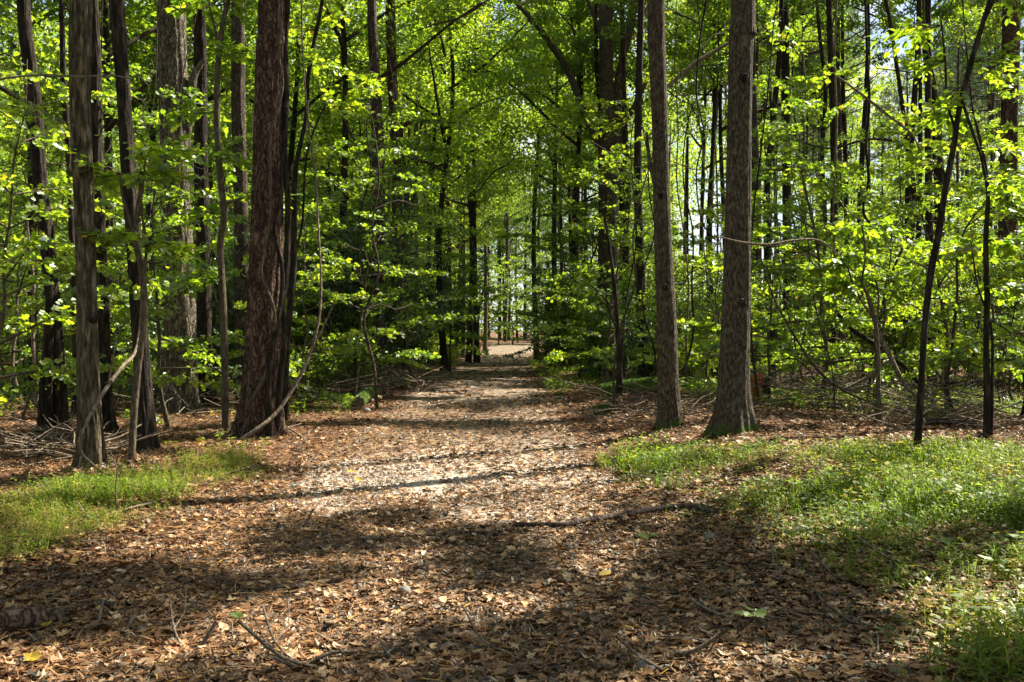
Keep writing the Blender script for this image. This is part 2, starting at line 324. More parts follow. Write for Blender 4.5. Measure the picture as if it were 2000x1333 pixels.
def grow_tree(seed, H, nl, l0, leaf, per=7, tpl=LEAF6, low=.3, r0=.05, twigs=10, elev=.35, flat=.45, trunk_bend=.25, tmean=.5, tw=.45, leafm=None, barkm=None, droop=.12, tubes=True):
    """an understorey tree: (trunk mesh, crown mesh)"""
    global rng
    rng = np.random.default_rng(seed)
    a = U(0, 6.3); ts = np.linspace(0, 1, 9)
    bend = np.cumsum(rng.normal(0, trunk_bend * .25, (9, 2)), 0); bend -= bend[0]
    bend = bend + np.outer(ts, [math.cos(a) * trunk_bend * 2, math.sin(a) * trunk_bend * 2]) * .6
    P = np.column_stack([bend, ts * H]); path = catmull(P, H / 30)
    rr = r0 * (1 - np.linspace(0, 1, len(path)) * .85); rr[:3] *= [1.5, 1.25, 1.08]
    tm = MB(); cm = MB(); tm.tube(path, rr, 8, amp=.12)
    A = []; B = []
    for i in range(nl):
        f = low + (1 - low) * (i + rng.uniform(0, 1)) / nl; p0 = path[min(len(path) - 1, int(f * (len(path) - 1)))]
        az = i * 2.4 + U(-.5, .5); Ln = l0 * (1 - .62 * max(0, (f - .35) / .65)) * U(.6, 1.2); el = elev * U(-.4, 2.2) + .5 * max(0, f - .7)
        m = 7; s = np.linspace(0, 1, m)
        dirs = np.column_stack([np.cos(az + .5 * s * U(-1, 1)), np.sin(az + .5 * s * U(-1, 1)), el - droop * 4 * s * s + 0 * s]); dirs = unit(dirs) * Ln / (m - 1)
        lp = p0 + np.vstack([[0, 0, 0], np.cumsum(dirs[:-1], 0)])
        tm.tube(lp, (rr[0] * .38 * (1.1 - f) + .006) * (1 - .8 * s), 5, cap=False)
        nt_ = max(3, int(twigs * Ln / l0))
        for j in range(nt_):
            u = .18 + .82 * (j + U(0, 1)) / nt_; q = lp[min(m - 2, int(u * (m - 1)))] + (lp[1] - lp[0]) * 0
            q = lp[min(m - 2, int(u * (m - 1)))] * (1 - (u * (m - 1)) % 1) + lp[min(m - 1, int(u * (m - 1)) + 1)] * ((u * (m - 1)) % 1)
            d = unit(dirs[min(m - 1, int(u * m))]); sd = unit(np.cross([0, 0, 1.], d)) * (1 if j % 2 else -1)
            v = unit(d * U(.4, 1) + sd * U(.5, 1.1) + np.array([0, 0, U(-.25, .3)])) * tw * U(.5, 1.25) * (1.1 - .4 * u)
            A.append(q); B.append(q + v)
        A.append(lp[-2]); B.append(lp[-1] + (lp[-1] - lp[-2]) * .6)
    A = np.array(A); B = np.array(B)
    if tubes:
        n = len(A); S = np.array([[0, -.004, 0], [0, .004, 0], [1, 0, .0]]); S2 = np.array([[0, 0, -.004], [0, 0, .004], [1, 0, .0]])
        X = B - A; _, Y, Z = frame(X, np.broadcast_to([0, 0, 1.], X.shape))
        for q in (S, S2): tm.scatter((q, [[[0, 1, 2]]]), X, Y, Z, A, np.full(n, .4))
    leafy(cm, A, B, per, leaf, tpl, flat, tmean=tmean)
    return tm.mesh('trunk', [barkm or B_sap]), cm.mesh('crown', [leafm or M_leaf])

def clump_leaves(mb, Cn, rad, per, size, tpl=LEAF4, tmean=.5, matn=0, squash=.55):
    n = len(Cn); i = np.repeat(np.arange(n), per)
    off = rand_dir(n * per) * (rng.random((n * per, 1)) ** .45) * np.repeat(np.broadcast_to(rad, n), per)[:, None]; off[:, 2] *= squash
    P = Cn[i] + off; X, Y, Z = frame(off + rand_dir(n * per) * .5 * rad + [0, 0, -.1], np.array([0, 0, 1.]) + rand_dir(n * per) * .8)
    s = (size * rng.uniform(.6, 1.3, n * per))[:, None]
    ct = rng.normal(tmean, .14, n)[i]
    mb.scatter(tpl, X * s, Y * s, Z * s, P, np.clip(ct + rng.normal(0, .14, n * per), 0, .86), matn)

def canopy_crown(seed, rad, hgt, nl, per=60, leaf=.13, tm_=.5, cl=10, z0=0.0):
    """limbs + leaf clumps above z=0 (crown origin at the first fork)"""
    global rng
    rng = np.random.default_rng(seed); tm = MB(); cm = MB(); Cn = []
    for i in range(nl):
        f = (i + U(0, 1)) / nl; az = i * 2.4 + U(-.4, .4); Ln = rad * (1 - .55 * f) * U(.7, 1.15); el = .35 + .9 * f
        m = 6; s = np.linspace(0, 1, m); d = np.column_stack([np.cos(az + s * U(-.7, .7)), np.sin(az + s * U(-.7, .7)), el + .2 * np.sin(s * 5 + U(0, 6))]); d = unit(d) * Ln / (m - 1)
        lp = np.array([0, 0, f * hgt * .75]) + np.vstack([[0, 0, 0], np.cumsum(d[:-1], 0)])
        tm.tube(lp, .055 * (1.05 - .6 * f) * (1 - .8 * s) + .01, 5, cap=False)
        for j in range(cl):
            u = .3 + .7 * (j + U(0, 1)) / cl; k = min(m - 2, int(u * (m - 1))); q = lp[k] + (lp[k + 1] - lp[k]) * (u * (m - 1) - k)
            v = rand_dir(1)[0] * U(.3, 1.3) * [1, 1, .6]; Cn.append(q + v); tm.tube([q, q + v * .5 + [0, 0, .05], q + v], [.018, .012, .004], 3, cap=False)
    Cn = np.array(Cn); clump_leaves(cm, Cn, .62, per, leaf, LEAF6, tm_)
    return tm.mesh('limbs', [B_twig]), cm.mesh('crown', [M_canopy])

TUFT = []
_r = np.random.default_rng(8); _v = []; _f = []
for k in range(22):
    d = _r.normal(size=3); d[0] = abs(d[0]) * .9 + .15; d /= np.linalg.norm(d); s = np.cross(d, _r.normal(size=3)); s /= np.linalg.norm(s)
    o = np.array([_r.uniform(-.25, .3), 0, 0]); _v += [o - s * .035, o + s * .035, o + d * _r.uniform(.7, 1.1)]; _f.append([3 * k, 3 * k + 1, 3 * k + 2])
TUFT = (np.array(_v), [_f])
def pine_crown(seed, rad, hgt, nl, tufts=16, size=.26):
    global rng
    rng = np.random.default_rng(seed); tm = MB(); cm = MB(); P = []; D = []
    for i in range(nl):
        f = (i + U(0, 1)) / nl; az = i * 2.4 + U(-.4, .4); Ln = rad * (1 - .75 * f ** 1.5) * U(.6, 1.15)
        m = 6; s = np.linspace(0, 1, m); d = np.column_stack([np.cos(az + 0 * s), np.sin(az + 0 * s), .1 + .5 * s + .3 * f]); d = unit(d) * Ln / (m - 1)
        lp = np.array([0, 0, f * hgt]) + np.vstack([[0, 0, 0], np.cumsum(d[:-1], 0)])
        tm.tube(lp, .05 * (1.05 - .7 * f) * (1 - .8 * s) + .008, 4, cap=False)
        for j in range(tufts):
            u = .25 + .75 * (j + U(0, 1)) / tufts; k = min(m - 2, int(u * (m - 1))); q = lp[k] + (lp[k + 1] - lp[k]) * (u * (m - 1) - k)
            v = rand_dir(1)[0] * U(.1, .55) * [1, 1, .7]; P.append(q + v); D.append(v + unit(d[0]) * .2 + [0, 0, .12])
    tm.tube([[0, 0, 0], [.1, 0, hgt * .5], [0, .1, hgt * 1.02]], [.13, .09, .02], 6, cap=False)
    P = np.array(P); D = np.array(D); X, Y, Z = frame(D, rand_dir(len(P))); s = (size * rng.uniform(.7, 1.2, len(P)))[:, None]
    cm.scatter(TUFT, X * s, Y * s, Z * s, P, np.clip(rng.normal(.45, .25, len(P)), 0, 1))
    return tm.mesh('limbs', [B_twig]), cm.mesh('crown', [M_needle])

def shrub(seed, H, rad, ns, leaf=.075, tmean=.45, per=9, leafm=None):
    global rng
    rng = np.random.default_rng(seed); tm = MB(); cm = MB(); A = []; B = []
    for i in range(ns):
        az = i * 2.4; lean = U(.3, 1.1) * rad; h = H * U(.65, 1.05)
        s = np.linspace(0, 1, 7); P = np.column_stack([np.cos(az) * lean * s ** 1.3 + rng.normal(0, .04, 7), np.sin(az) * lean * s ** 1.3 + rng.normal(0, .04, 7), h * s]); P[0] = [U(-.12, .12), U(-.12, .12), -.02]
        tm.tube(P, .02 * (1 - .8 * s) + .003, 4, cap=False)
        for j in range(int(26 * H / 2.5)):
            u = U(.12, 1); k = min(5, int(u * 6)); q = P[k] + (P[k + 1] - P[k]) * (u * 6 - k)
            v = rand_dir(1)[0] * [1, 1, .6] * U(.3, .85) * (1.2 - .4 * u) + [0, 0, .1]; A.append(q); B.append(q + v)
            for _ in range(2):
                q2 = q + v * U(.3, 1); A.append(q2); B.append(q2 + rand_dir(1)[0] * U(.15, .35))
    A = np.array(A); B = np.array(B); X = B - A; _, Y, Z = frame(X, rand_dir(len(X)))
    tm.scatter((np.array([[0, -.004, 0], [0, .004, 0], [1, 0, 0]]), [[[0, 1, 2]]]), X, Y, Z, A, np.full(len(A), .4))
    leafy(cm, A, B, per, leaf, LEAF4, .8, tmean=tmean, jit=.02)
    return tm.mesh('stems', [B_twig]), cm.mesh('foliage', [leafm or M_shrub])

# ================================================================== ground, path
def sheet(xs, ys, zf):
    Xg, Yg = np.meshgrid(xs, ys); V = np.column_stack([Xg.ravel(), Yg.ravel(), zf(Xg, Yg).ravel()])
    nx = len(xs); i = np.arange(len(ys) - 1)[:, None] * nx; j = np.arange(nx - 1)[None]
    q = np.stack([i + j, i + j + 1, i + nx + j + 1, i + nx + j], -1).reshape(-1, 4); return V, q
def gground(x, y):
    d = np.abs(x - pcx(y)) - phw(y)
    return gz(x, y) - .05 * (1 - sst(-.5, -.15, d)) + .012 * np.sin(9 * x + 3 * np.sin(7 * y)) * np.sin(8 * y + 2 * np.sin(6 * x)) * (y < 60)
xs = np.concatenate([-np.geomspace(600, 22, 22), np.arange(-21.5, -8, .5), np.arange(-8, 8, .12), np.arange(8, 22, .5), np.geomspace(22, 600, 22)])
ys = np.concatenate([[-40, -15, -5], np.arange(0, 26, .14), np.arange(26, 90, .6), np.geomspace(90, 900, 22)])
mb = MB(); mb.add(*sheet(xs, ys, gground), smooth=True)
tag(link('forest_floor', mb.mesh('forest_floor', [M_soil])), kind='structure')
us = np.linspace(-1, 1, 27); py_ = np.concatenate([np.arange(-3, 30, .15), np.arange(30, 95, .5)])
Ug, Yg = np.meshgrid(us, py_); edge = 1 + .09 * np.sin(Yg * 1.7 + np.sign(Ug)) + .06 * np.sin(Yg * 4.1 + 2 * np.sign(Ug))
Xg = pcx(Yg) + Ug * phw(Yg) * edge * .98
Zp = gz(Xg, Yg) + .006 + .012 * np.sin(5 * Xg) * np.sin(2.1 * Yg + Xg) - .04 * np.abs(Ug) ** 8 - .02 * np.exp(-((np.abs(Ug) - .45) / .15) ** 2)
nx = 27; i = np.arange(len(py_) - 1)[:, None] * nx; j = np.arange(nx - 1)[None]
mb = MB(); mb.add(np.column_stack([Xg.ravel(), Yg.ravel(), Zp.ravel()]), np.stack([i + j, i + j + 1, i + nx + j + 1, i + nx + j], -1).reshape(-1, 4), smooth=True)
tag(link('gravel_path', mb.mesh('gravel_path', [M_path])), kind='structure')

def to_px(x, y, z=0): return CX + x / y * F, HZ - (z - EYE) / y * F
def view_pts(n, y0, y1, power=1.0, margin=.06):
    """random ground points inside the wedge in front of the camera, denser near"""
    u = rng.random(n); y = (y0 ** power + u * (y1 ** power - y0 ** power)) ** (1 / power)
    x = rng.uniform(-.515 - margin, .515 + margin, n) * y; return x, y
def gravelly(x, y):
    """how bare of leaves the path is"""
    px, py = to_px(x, y); g = np.zeros_like(x)
    for cx_, cy_, rx, ry, a in [(770, 945, 225, 44, .95), (640, 985, 150, 26, .88), (940, 1000, 70, 44, .8), (620, 1235, 130, 50, .55), (960, 1250, 130, 110, .45), (800, 1100, 250, 50, .35), (930, 762, 110, 9, .3), (900, 850, 60, 30, .3)]:
        g = np.maximum(g, a * np.exp(-(((px - cx_) / rx) ** 2 + ((py - cy_) / ry) ** 2) ** 1.5))
    return g
rng = np.random.default_rng(21)
# leaf litter
mb = MB()
for (n, a, b, pw, tpls, s0) in [(100000, 4.1, 10, 1.2, DEAD, .052), (72000, 10, 22, 1.0, DEAD, .066), (46000, 22, 62, 1, [LEAF6, DEAD[3]], .14)]:
    x, y = view_pts(n, a, b, pw); keep = rng.random(n) > np.maximum(gravelly(x, y) * .96, np.where(np.abs(x - pcx(y)) < phw(y) * .7, .3, .12) * np.clip(.4 + 1.6 * wn(x * 2.2 + 5, y * 1.5), 0, 1) + .22 * np.exp(-((np.abs(x - pcx(y)) - .8) / .35) ** 2)); x = x[keep]; y = y[keep]
    onp = np.abs(x - pcx(y)) < phw(y) * 1.0
    for t in range(len(tpls)):
        k = np.arange(len(x)) % len(tpls) == t; m = k.sum(); xx = x[k]; yy = y[k]
        az = rng.uniform(0, 6.3, m); X = np.column_stack([np.cos(az), np.sin(az), rng.normal(0, .22, m)])
        X, Y, Z = frame(X, np.array([0, 0, 1.]) + rand_dir(m) * .55 * rng.random((m, 1)))
        s = s0 * (.3 + 1.5 * rng.random(m) ** 1.7)[:, None]
        P = np.column_stack([xx, yy, gz(xx, yy) + .012 + rng.uniform(0, .022, m)])
        tt = np.clip(rng.normal(.5, .27, m) + np.where(onp[k], .04, -.03), 0, .97); tt[rng.random(m) < .006] = 1
        mb.scatter(tpls[t], X * s, Y * s, Z * s, P, tt)
tag(link('leaf_litter', mb.mesh('leaf_litter', [M_litter])), 'carpet of brown and russet fallen leaves over the path and forest floor', 'leaf litter', kind='stuff')
# crushed fragments
mb = MB(); n = 70000; x, y = view_pts(n, 4.1, 13, 1.1); az = rng.uniform(0, 6.3, n); X, Y, Z = frame(np.column_stack([np.cos(az), np.sin(az), rng.normal(0, .2, n)]), np.array([0, 0, 1.]) + rand_dir(n) * .6)
s = rng.uniform(.008, .026, n)[:, None]; mb.scatter(LEAF4, X * s, Y * s, Z * s, np.column_stack([x, y, gz(x, y) + rng.uniform(.012, .03, n)]), np.clip(rng.normal(.5, .28, n), 0, .95))
tag(link('leaf_fragments', mb.mesh('leaf_fragments', [M_litter])), 'crushed crumbs of dead leaves trodden into the path', 'leaf litter', kind='stuff')
# pine needles
mb = MB(); n = 60000; x, y = view_pts(n, 4.1, 20, 1.1); k = rng.random(n) < np.clip(.25 + .5 * (x < -1) + .25 * wn(x * 2, y * 2), .1, 1) ; x = x[k]; y = y[k]; n = len(x)
az = rng.uniform(0, 3.14, n); X, Y, Z = frame(np.column_stack([np.cos(az), np.sin(az), rng.normal(0, .12, n)]), np.array([0, 0, 1.]) + rand_dir(n) * .3)
s = rng.uniform(.07, .17, n)[:, None]; P = np.column_stack([x, y, gz(x, y) + rng.uniform(.02, .04, n)])
mb.scatter((np.array([[-.5, -.01, 0], [-.5, .01, 0], [0, .014, .05], [0, -.014, .05], [.5, 0, 0]]), [[[0, 3, 2, 1]], [[3, 4, 2]]]), X * s, Y * s * 1.2, Z * s, P, np.clip(rng.normal(.66, .12, n), 0, .95))
tag(link('pine_needles', mb.mesh('pine_needles', [M_litter])), 'rust coloured dry pine needles strewn among the fallen leaves', 'pine needles', kind='stuff')
# gravel stones on the worn track
ICO = None
def rock_tpl(seed, n1=5, n2=7):
    r = np.random.default_rng(seed); V = [[0, 0, .38]]; 
    for i in range(1, n1):
        th = pi * i / n1
        for k in range(n2): a = 2 * pi * k / n2; V.append([math.sin(th) * math.cos(a) * .5, math.sin(th) * math.sin(a) * .42, math.cos(th) * .38])
    V.append([0, 0, -.38]); V = np.array(V); V *= 1 + r.normal(0, .09, (len(V), 1)); tri = []; q = []
    for k in range(n2):
        tri.append([0, 1 + k, 1 + (k + 1) % n2]); b = 1 + (n1 - 2) * n2; tri.append([len(V) - 1, b + (k + 1) % n2, b + k])
        for i in range(n1 - 2): b = 1 + i * n2; q.append([b + k, b + n2 + k, b + n2 + (k + 1) % n2, b + (k + 1) % n2])
    return V, [tri, q]
mb = MB(); x, y = view_pts(60000, 4.1, 16, 1.1); k = (np.abs(x - pcx(y)) < phw(y)) & (rng.random(len(x)) < gravelly(x, y) + .12); x = x[k]; y = y[k]; n = len(x)
X, Y, Z = frame(rand_dir(n) * [1, 1, .3], np.array([0, 0, 1.]) + rand_dir(n) * .4); s = (.008 + .022 * rng.random(n) ** 3)[:, None]
mb.scatter(rock_tpl(1, 3, 5), X * s * 2, Y * s * 2, Z * s * 1.6, np.column_stack([x, y, gz(x, y) + .008]), np.full(n, .5))
tag(link('gravel', mb.mesh('gravel', [M_gravel])), 'small pale gravel stones showing on the worn middle of the path', 'gravel', kind='stuff')

# ---- grasses and low green plants -----------------------------------------------
def stilt_tpl(seed, nb=9):
    r = np.random.default_rng(seed); V = []; Q = []; T = []
    lean = r.normal(0, .22, 2)
    st = lambda t: np.array([lean[0] * t + .15 * lean[1] * t * t, lean[1] * t, t - .12 * t * t])
    for k in range(4):
        a, b = st(k / 4), st((k + 1) / 4); n0 = len(V); V += [a + [-.008, 0, 0], a + [.008, 0, 0], b + [.006, 0, 0], b + [-.006, 0, 0]]; Q.append([n0, n0 + 1, n0 + 2, n0 + 3])
    for k in range(nb):
        t = .15 + .85 * k / nb; p = st(t); az = r.uniform(0, 6.3); L_ = r.uniform(.22, .42); d = np.array([math.cos(az), math.sin(az), r.uniform(.1, .9)]); d /= np.linalg.norm(d)
        s = np.cross(d, [0, 0, 1.]); s /= np.linalg.norm(s); w_ = .035; m = p + d * L_ * .5; e = p + d * L_ + np.array([0, 0, -.35 * L_]); n0 = len(V)
        V += [p, m + s * w_, e, m - s * w_]; Q.append([n0, n0 + 1, n0 + 2, n0 + 3])
    return np.array(V), [Q]
STILT = [stilt_tpl(k) for k in range(7)]
def broad_tpl(seed):
    r = np.random.default_rng(seed); V = []; Q = []
    for k in range(7):
        az = r.uniform(0, 6.3); rr = r.uniform(.05, .45); c = np.array([math.cos(az) * rr, math.sin(az) * rr, r.uniform(.25, 1)]); d = np.array([math.cos(az), math.sin(az), r.uniform(-.4, .3)]); s = np.array([-math.sin(az), math.cos(az), r.uniform(-.3, .3)]); L_ = r.uniform(.25, .45); n0 = len(V)
        V += [c, c + d * L_ * .5 + s * L_ * .3, c + d * L_, c + d * L_ * .5 - s * L_ * .3]; Q.append([n0, n0 + 1, n0 + 2, n0 + 3])
        n0 = len(V); V += [[.005, 0, 0], [-.005, 0, 0], c]; 
        V += [c]; Q.append([n0, n0 + 1, n0 + 2, n0 + 3])
    return np.array(V), [Q]
BROAD = [broad_tpl(k) for k in range(5)]
def plants(name, label, cat, pts, hmin, hmax, tpls, tmean=.5, m=None):
    x, y = pts; mb = MB(); n = len(x)
    for t in range(len(tpls)):
        k = np.arange(n) % len(tpls) == t; q = k.sum(); az = rng.uniform(0, 6.3, q); o = np.zeros(q)
        s = rng.uniform(hmin, hmax, q)[:, None] * (.75 + .25 * np.tanh(wn(x[k] * 3, y[k] * 3) * 2))[:, None]
        X = np.column_stack([np.cos(az), np.sin(az), o]); Y = np.column_stack([-np.sin(az), np.cos(az), o]); Z = np.column_stack([rng.normal(0, .15, q), rng.normal(0, .15, q), o + 1])
        tt = np.clip(rng.normal(tmean, .16, q) + .12 * wn(x[k] * 1.3 + 9, y[k] * 1.3), 0, .97); tt[rng.random(q) < .03] = 1
        mb.scatter(tpls[t], X * s, Y * s, Z * s, np.column_stack([x[k], y[k], gz(x[k], y[k]) - .01]), tt)
    return tag(link(name, mb.mesh(name, [m or M_grass])), label, cat, kind='stuff')
def poly_mask(x, y, P):
    ins = np.zeros(len(x), bool); P = np.array(P, float); j = len(P) - 1
    for i in range(len(P)):
        c = ((P[i, 1] > y) != (P[j, 1] > y)) & (x < (P[j, 0] - P[i, 0]) * (y - P[i, 1]) / (P[j, 1] - P[i, 1] + 1e-12) + P[i, 0]); ins ^= c; j = i
    return ins
# outlines of the two grass patches, turned into ground metres
def ground_poly(P): return [tuple(base_at(*p)[:2]) for p in P]
RG = ground_poly([(1205, 896), (1290, 878), (1400, 884), (1520, 876), (1700, 900), (2060, 886), (2120, 1000), (2300, 1300), (2200, 1500), (2030, 1420), (1935, 1300), (1860, 1225), (1770, 1160), (1690, 1112), (1560, 1066), (1420, 1012), (1320, 975), (1250, 932)])
n = 90000; x = rng.uniform(1, 8.5, n); y = rng.uniform(4, 16, n); k = poly_mask(x + rng.normal(0, .22, n) + .18 * wn(x * 5, y * 5), y + rng.normal(0, .25, n), RG)
dens = np.clip(.36 + .42 * wn(x * 3.1, y * 3.1) + .12 * wn(x * 9, y * 9), .03, .85); k &= rng.random(n) < dens
plants('stiltgrass', 'bright green stiltgrass filling the ground right of the path', 'grass', (x[k], y[k]), .07, .29, STILT, .6)
n = 5200; x = rng.uniform(1.2, 8, n); y = rng.uniform(4, 15, n); k = poly_mask(x + rng.normal(0, .2, n), y, RG) & (rng.random(n) < .8)
plants('ground_plants', 'small broad-leaved seedlings scattered through the grass right of the path', 'ground plants', (x[k], y[k]), .10, .24, BROAD, .66, M_leaf)
n = 900; x = rng.uniform(.5, 3.4, n); y = rng.uniform(4.4, 9, n); k = (x > 1.2 + .1 * y) & ~poly_mask(x, y, RG) & (rng.random(n) < .35)
plants('litter_seedlings', 'tiny seedlings sprouting through the leaf litter beside the right-hand grass', 'ground plants', (x[k], y[k]), .05, .12, BROAD, .6, M_leaf)
LG = ground_poly([(-60, 1125), (60, 1090), (150, 1062), (230, 1022), (320, 1000), (410, 962), (480, 932), (497, 898), (455, 886), (400, 906), (330, 930), (230, 938), (140, 950), (60, 985), (-60, 1010)])
n = 60000; x = rng.uniform(-6.5, -2, n); y = rng.uniform(6, 14, n); k = poly_mask(x + rng.normal(0, .17, n), y + rng.normal(0, .2, n), LG) & (rng.random(n) < np.clip(.34 + .6 * wn(x * 3.4, y * 3.4) + .2 * (y < 8.6), .05, .85))
plants('verge_grass', 'bright green grass strip on the left verge below the tree trunks', 'grass', (x[k], y[k]), .11, .25, STILT, .6)
n = 1500; x, y = view_pts(n, 12, 24, 1); k = (x < -3.2) & (rng.random(n) < .5); plants('forest_seedlings', 'sparse low green seedlings among the pine needles under the left trees', 'ground plants', (x[k], y[k]), .1, .24, BROAD, .62, M_leaf)
n = 42000; x, y = view_pts(n, 16, 60, 1.2); k = ((x > np.where(y > 22, pcx(y) + phw(y) * .95, 3.2)) & (rng.random(n) < np.clip(.6 + .8 * wn(x * 1.2, y * 1.2), .1, 1)))
plants('ground_cover', 'low green ground cover under the trees right of the path', 'ground cover', (x[k], y[k]), .16, .42, STILT + BROAD, .6, M_leaf)
n = 22000; x, y = view_pts(n, 19, 60, 1.2); k = ((x < pcx(y) - phw(y) - .5) & (rng.random(n) < np.clip(.4 + .8 * wn(x * 1.2, y * 1.2), .05, 1)))
plants('leafy_ground_cover', 'low leafy plants along the left edge of the path towards its far end', 'ground cover', (x[k], y[k]), .16, .38, STILT + BROAD, .6, M_leaf)

# ================================================================== the trees one can tell apart
def hero_path(base, pts, top, drift=0.0):
    """pts: (px, py, width px) from the ground up at the depth of base. Returns local points + radii"""
    d = base[1]; L_ = []
    for q in pts:
        p = W(q[0], q[1], d); L_.append([p[0], p[1], p[2], q[2] / 2 / F * d])
    L_ = np.array(L_); L_[0, 2] = base[2] - .06
    if top > L_[-1, 2] + .5:
        v = (L_[-1] - L_[-2])[:2] / max(.1, L_[-1, 2] - L_[-2, 2]); h = top - L_[-1, 2]
        for f in (.3, .65, 1): L_ = np.vstack([L_, [L_[-1, 0] + v[0] * h * .12, L_[-1, 1] + U(-.15, .15), 0, L_[-1, 3]]]) ; L_[-1, 2] = 0
        z0 = L_[-4, 2]; r0 = L_[-4, 3]
        for k, f in ((-3, .3), (-2, .65), (-1, 1)): L_[k, 2] = z0 + h * f; L_[k, 3] = r0 * (1 - .72 * f)
    L_[:, :3] -= base
    return L_
def flare(lobes, h, amt, ph):
    return lambda a, z: 1 + amt * np.exp(-np.maximum(z, 0) / h) * (.4 + .9 * np.clip(np.sin(lobes * a + ph + .6 * np.sin(2 * a + ph)), 0, 1) ** 1.5) 
def ridge_disp(kind, seed):
    r = np.random.default_rng(seed)
    ks = [(r.integers(7, 26), r.uniform(.6, 5), r.uniform(0, 6.3), r.uniform(1.5, 4)) for _ in range(14)]
    lo = [(r.integers(1, 4), r.uniform(.4, 2.2), r.uniform(0, 6.3)) for _ in range(6)]
    amp = {'plate': .042, 'furrow': .05, 'fine': .014, 'smooth': .0}[kind]
    def f(a, z):
        o = 1 + 0 * a
        for (m, g, p) in lo: o = o + .014 * np.sin(m * a + g * z + p)
        s = 0
        for (m, g, p, q) in ks: s = s + np.sin(m * a + q * np.sin(g * z + p) + p)
        return o + amp * np.tanh(s * .55)
    return f
def hero(name, label, base_px, pts, bk, top=20, kind='fine', fl=(5, .28, .85), group=None, cat='tree', seg=None, step=None, crown=None, crownh=None, limbs=()):
    base = base_at(*base_px); P = hero_path(base, [(base_px[0], base_px[1], pts[0][2] * 1.0)] + [p for p in pts], top)
    t = thing(name, label, cat, base, group)
    wpx = pts[0][2]; seg = seg or (96 if wpx > 38 else 48 if wpx > 22 else 20 if wpx > 9 else 9)
    fine = catmull(P, step or max(.035, .12 * (wpx < 30) , .02 + base[1] * .0015))
    dsp = ridge_disp(kind, int(abs(base_px[0]) * 7 + 1)); fla = flare(*fl, U(0, 6))
    mb = MB(); mb.tube(fine[:, :3], fine[:, 3], seg, disp=(lambda a, z: dsp(a, z) * fla(a, z)))
    link('trunk', mb.mesh('trunk', [bk]), t)
    for lb in limbs:            # lb: list of (px, py, width) + optional depth offset
        dd = base[1] + (lb[0][3] if len(lb[0]) > 3 else 0)
        q = np.array([np.append(W(p[0], p[1], base[1] + (p[3] if len(p) > 3 else 0)) - base, p[2] / 2 / F * base[1]) for p in lb]); q = catmull(q, .1)
        m2 = MB(); m2.tube(q[:, :3], q[:, 3], 14 if lb[0][2] > 8 else 7, amp=.12); link('limb', m2.mesh('limb', [bk]), t)
    if crown is not None:
        i = int(len(P) - 1); h = crownh if crownh is not None else P[-1, 2] - 7
        k = int(np.argmin(abs(fine[:, 2] - h))); tr, cr_ = crown
        for nm, me in (('limb', tr), ('crown', cr_)):
            o = link(nm, me, t, fine[k, :3] * [1, 1, 1]); o.rotation_euler = (0, 0, U(0, 6.3))
    return t, base, P
def stick(name, label, cat, pts, bk, group=None, seg=8, amp=.1, parent=None, subs=()):
    """pts: world (x,y,z,radius)"""
    q = catmull(np.array(pts, float), .06 if len(pts) < 12 else .05); b = q[0, :3].copy(); m = MB(); m.tube(q[:, :3] - b, q[:, 3], seg, amp=amp)
    for sp in subs:
        s = catmull(np.array(sp, float), .06); m.tube(s[:, :3] - b, s[:, 3], 6, amp=amp)
    o = link(name, m.mesh(name, [bk]), None, b); return tag(o, label, cat, group)
def pxw(L_, d, r=1):  # px pts (px,py,width[,dd]) -> world+radius
    return [np.append(W(p[0], p[1], d + (p[3] if len(p) > 3 else 0)), p[2] / 2 / F * d) for p in L_]

CANO = [canopy_crown(101 + k, 4.2, 8.5, 12, 105, .12, .62) for k in range(3)]
PINEC = [pine_crown(131 + k, 3.2, 8, 36, 26, .3) for k in range(3)]
rng = np.random.default_rng(55)
# --- left of the path
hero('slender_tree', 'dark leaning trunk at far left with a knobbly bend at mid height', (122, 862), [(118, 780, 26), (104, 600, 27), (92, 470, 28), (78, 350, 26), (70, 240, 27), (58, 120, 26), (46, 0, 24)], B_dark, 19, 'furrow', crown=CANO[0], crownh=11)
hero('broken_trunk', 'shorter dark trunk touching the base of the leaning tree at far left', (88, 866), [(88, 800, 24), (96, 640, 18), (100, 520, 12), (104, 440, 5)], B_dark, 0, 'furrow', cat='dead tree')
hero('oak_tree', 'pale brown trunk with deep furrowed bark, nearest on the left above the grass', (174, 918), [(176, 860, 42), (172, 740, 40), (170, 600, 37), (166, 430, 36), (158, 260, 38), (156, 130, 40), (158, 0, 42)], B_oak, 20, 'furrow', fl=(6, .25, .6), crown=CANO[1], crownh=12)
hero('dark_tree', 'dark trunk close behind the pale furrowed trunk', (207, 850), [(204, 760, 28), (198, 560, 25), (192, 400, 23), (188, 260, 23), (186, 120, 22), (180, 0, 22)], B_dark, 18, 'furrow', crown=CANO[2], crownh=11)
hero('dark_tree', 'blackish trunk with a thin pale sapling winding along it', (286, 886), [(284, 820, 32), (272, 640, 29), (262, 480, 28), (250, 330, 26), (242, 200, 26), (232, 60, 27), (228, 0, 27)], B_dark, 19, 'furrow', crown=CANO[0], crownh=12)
hero('winding_sapling', 'thin pale sapling winding up beside the blackish trunk', (256, 908), [(262, 800, 14), (272, 700, 13), (282, 620, 12), (279, 540, 12), (264, 470, 11), (268, 420, 10), (277, 360, 10), (272, 330, 9)], B_sap, 0, 'fine', cat='sapling', fl=(3, .1, .2), limbs=[[(266, 470, 8), (250, 420, 7), (238, 380, 5), (236, 340, 3)], [(279, 560, 6), (286, 480, 5), (276, 400, 4), (286, 300, 3)]])
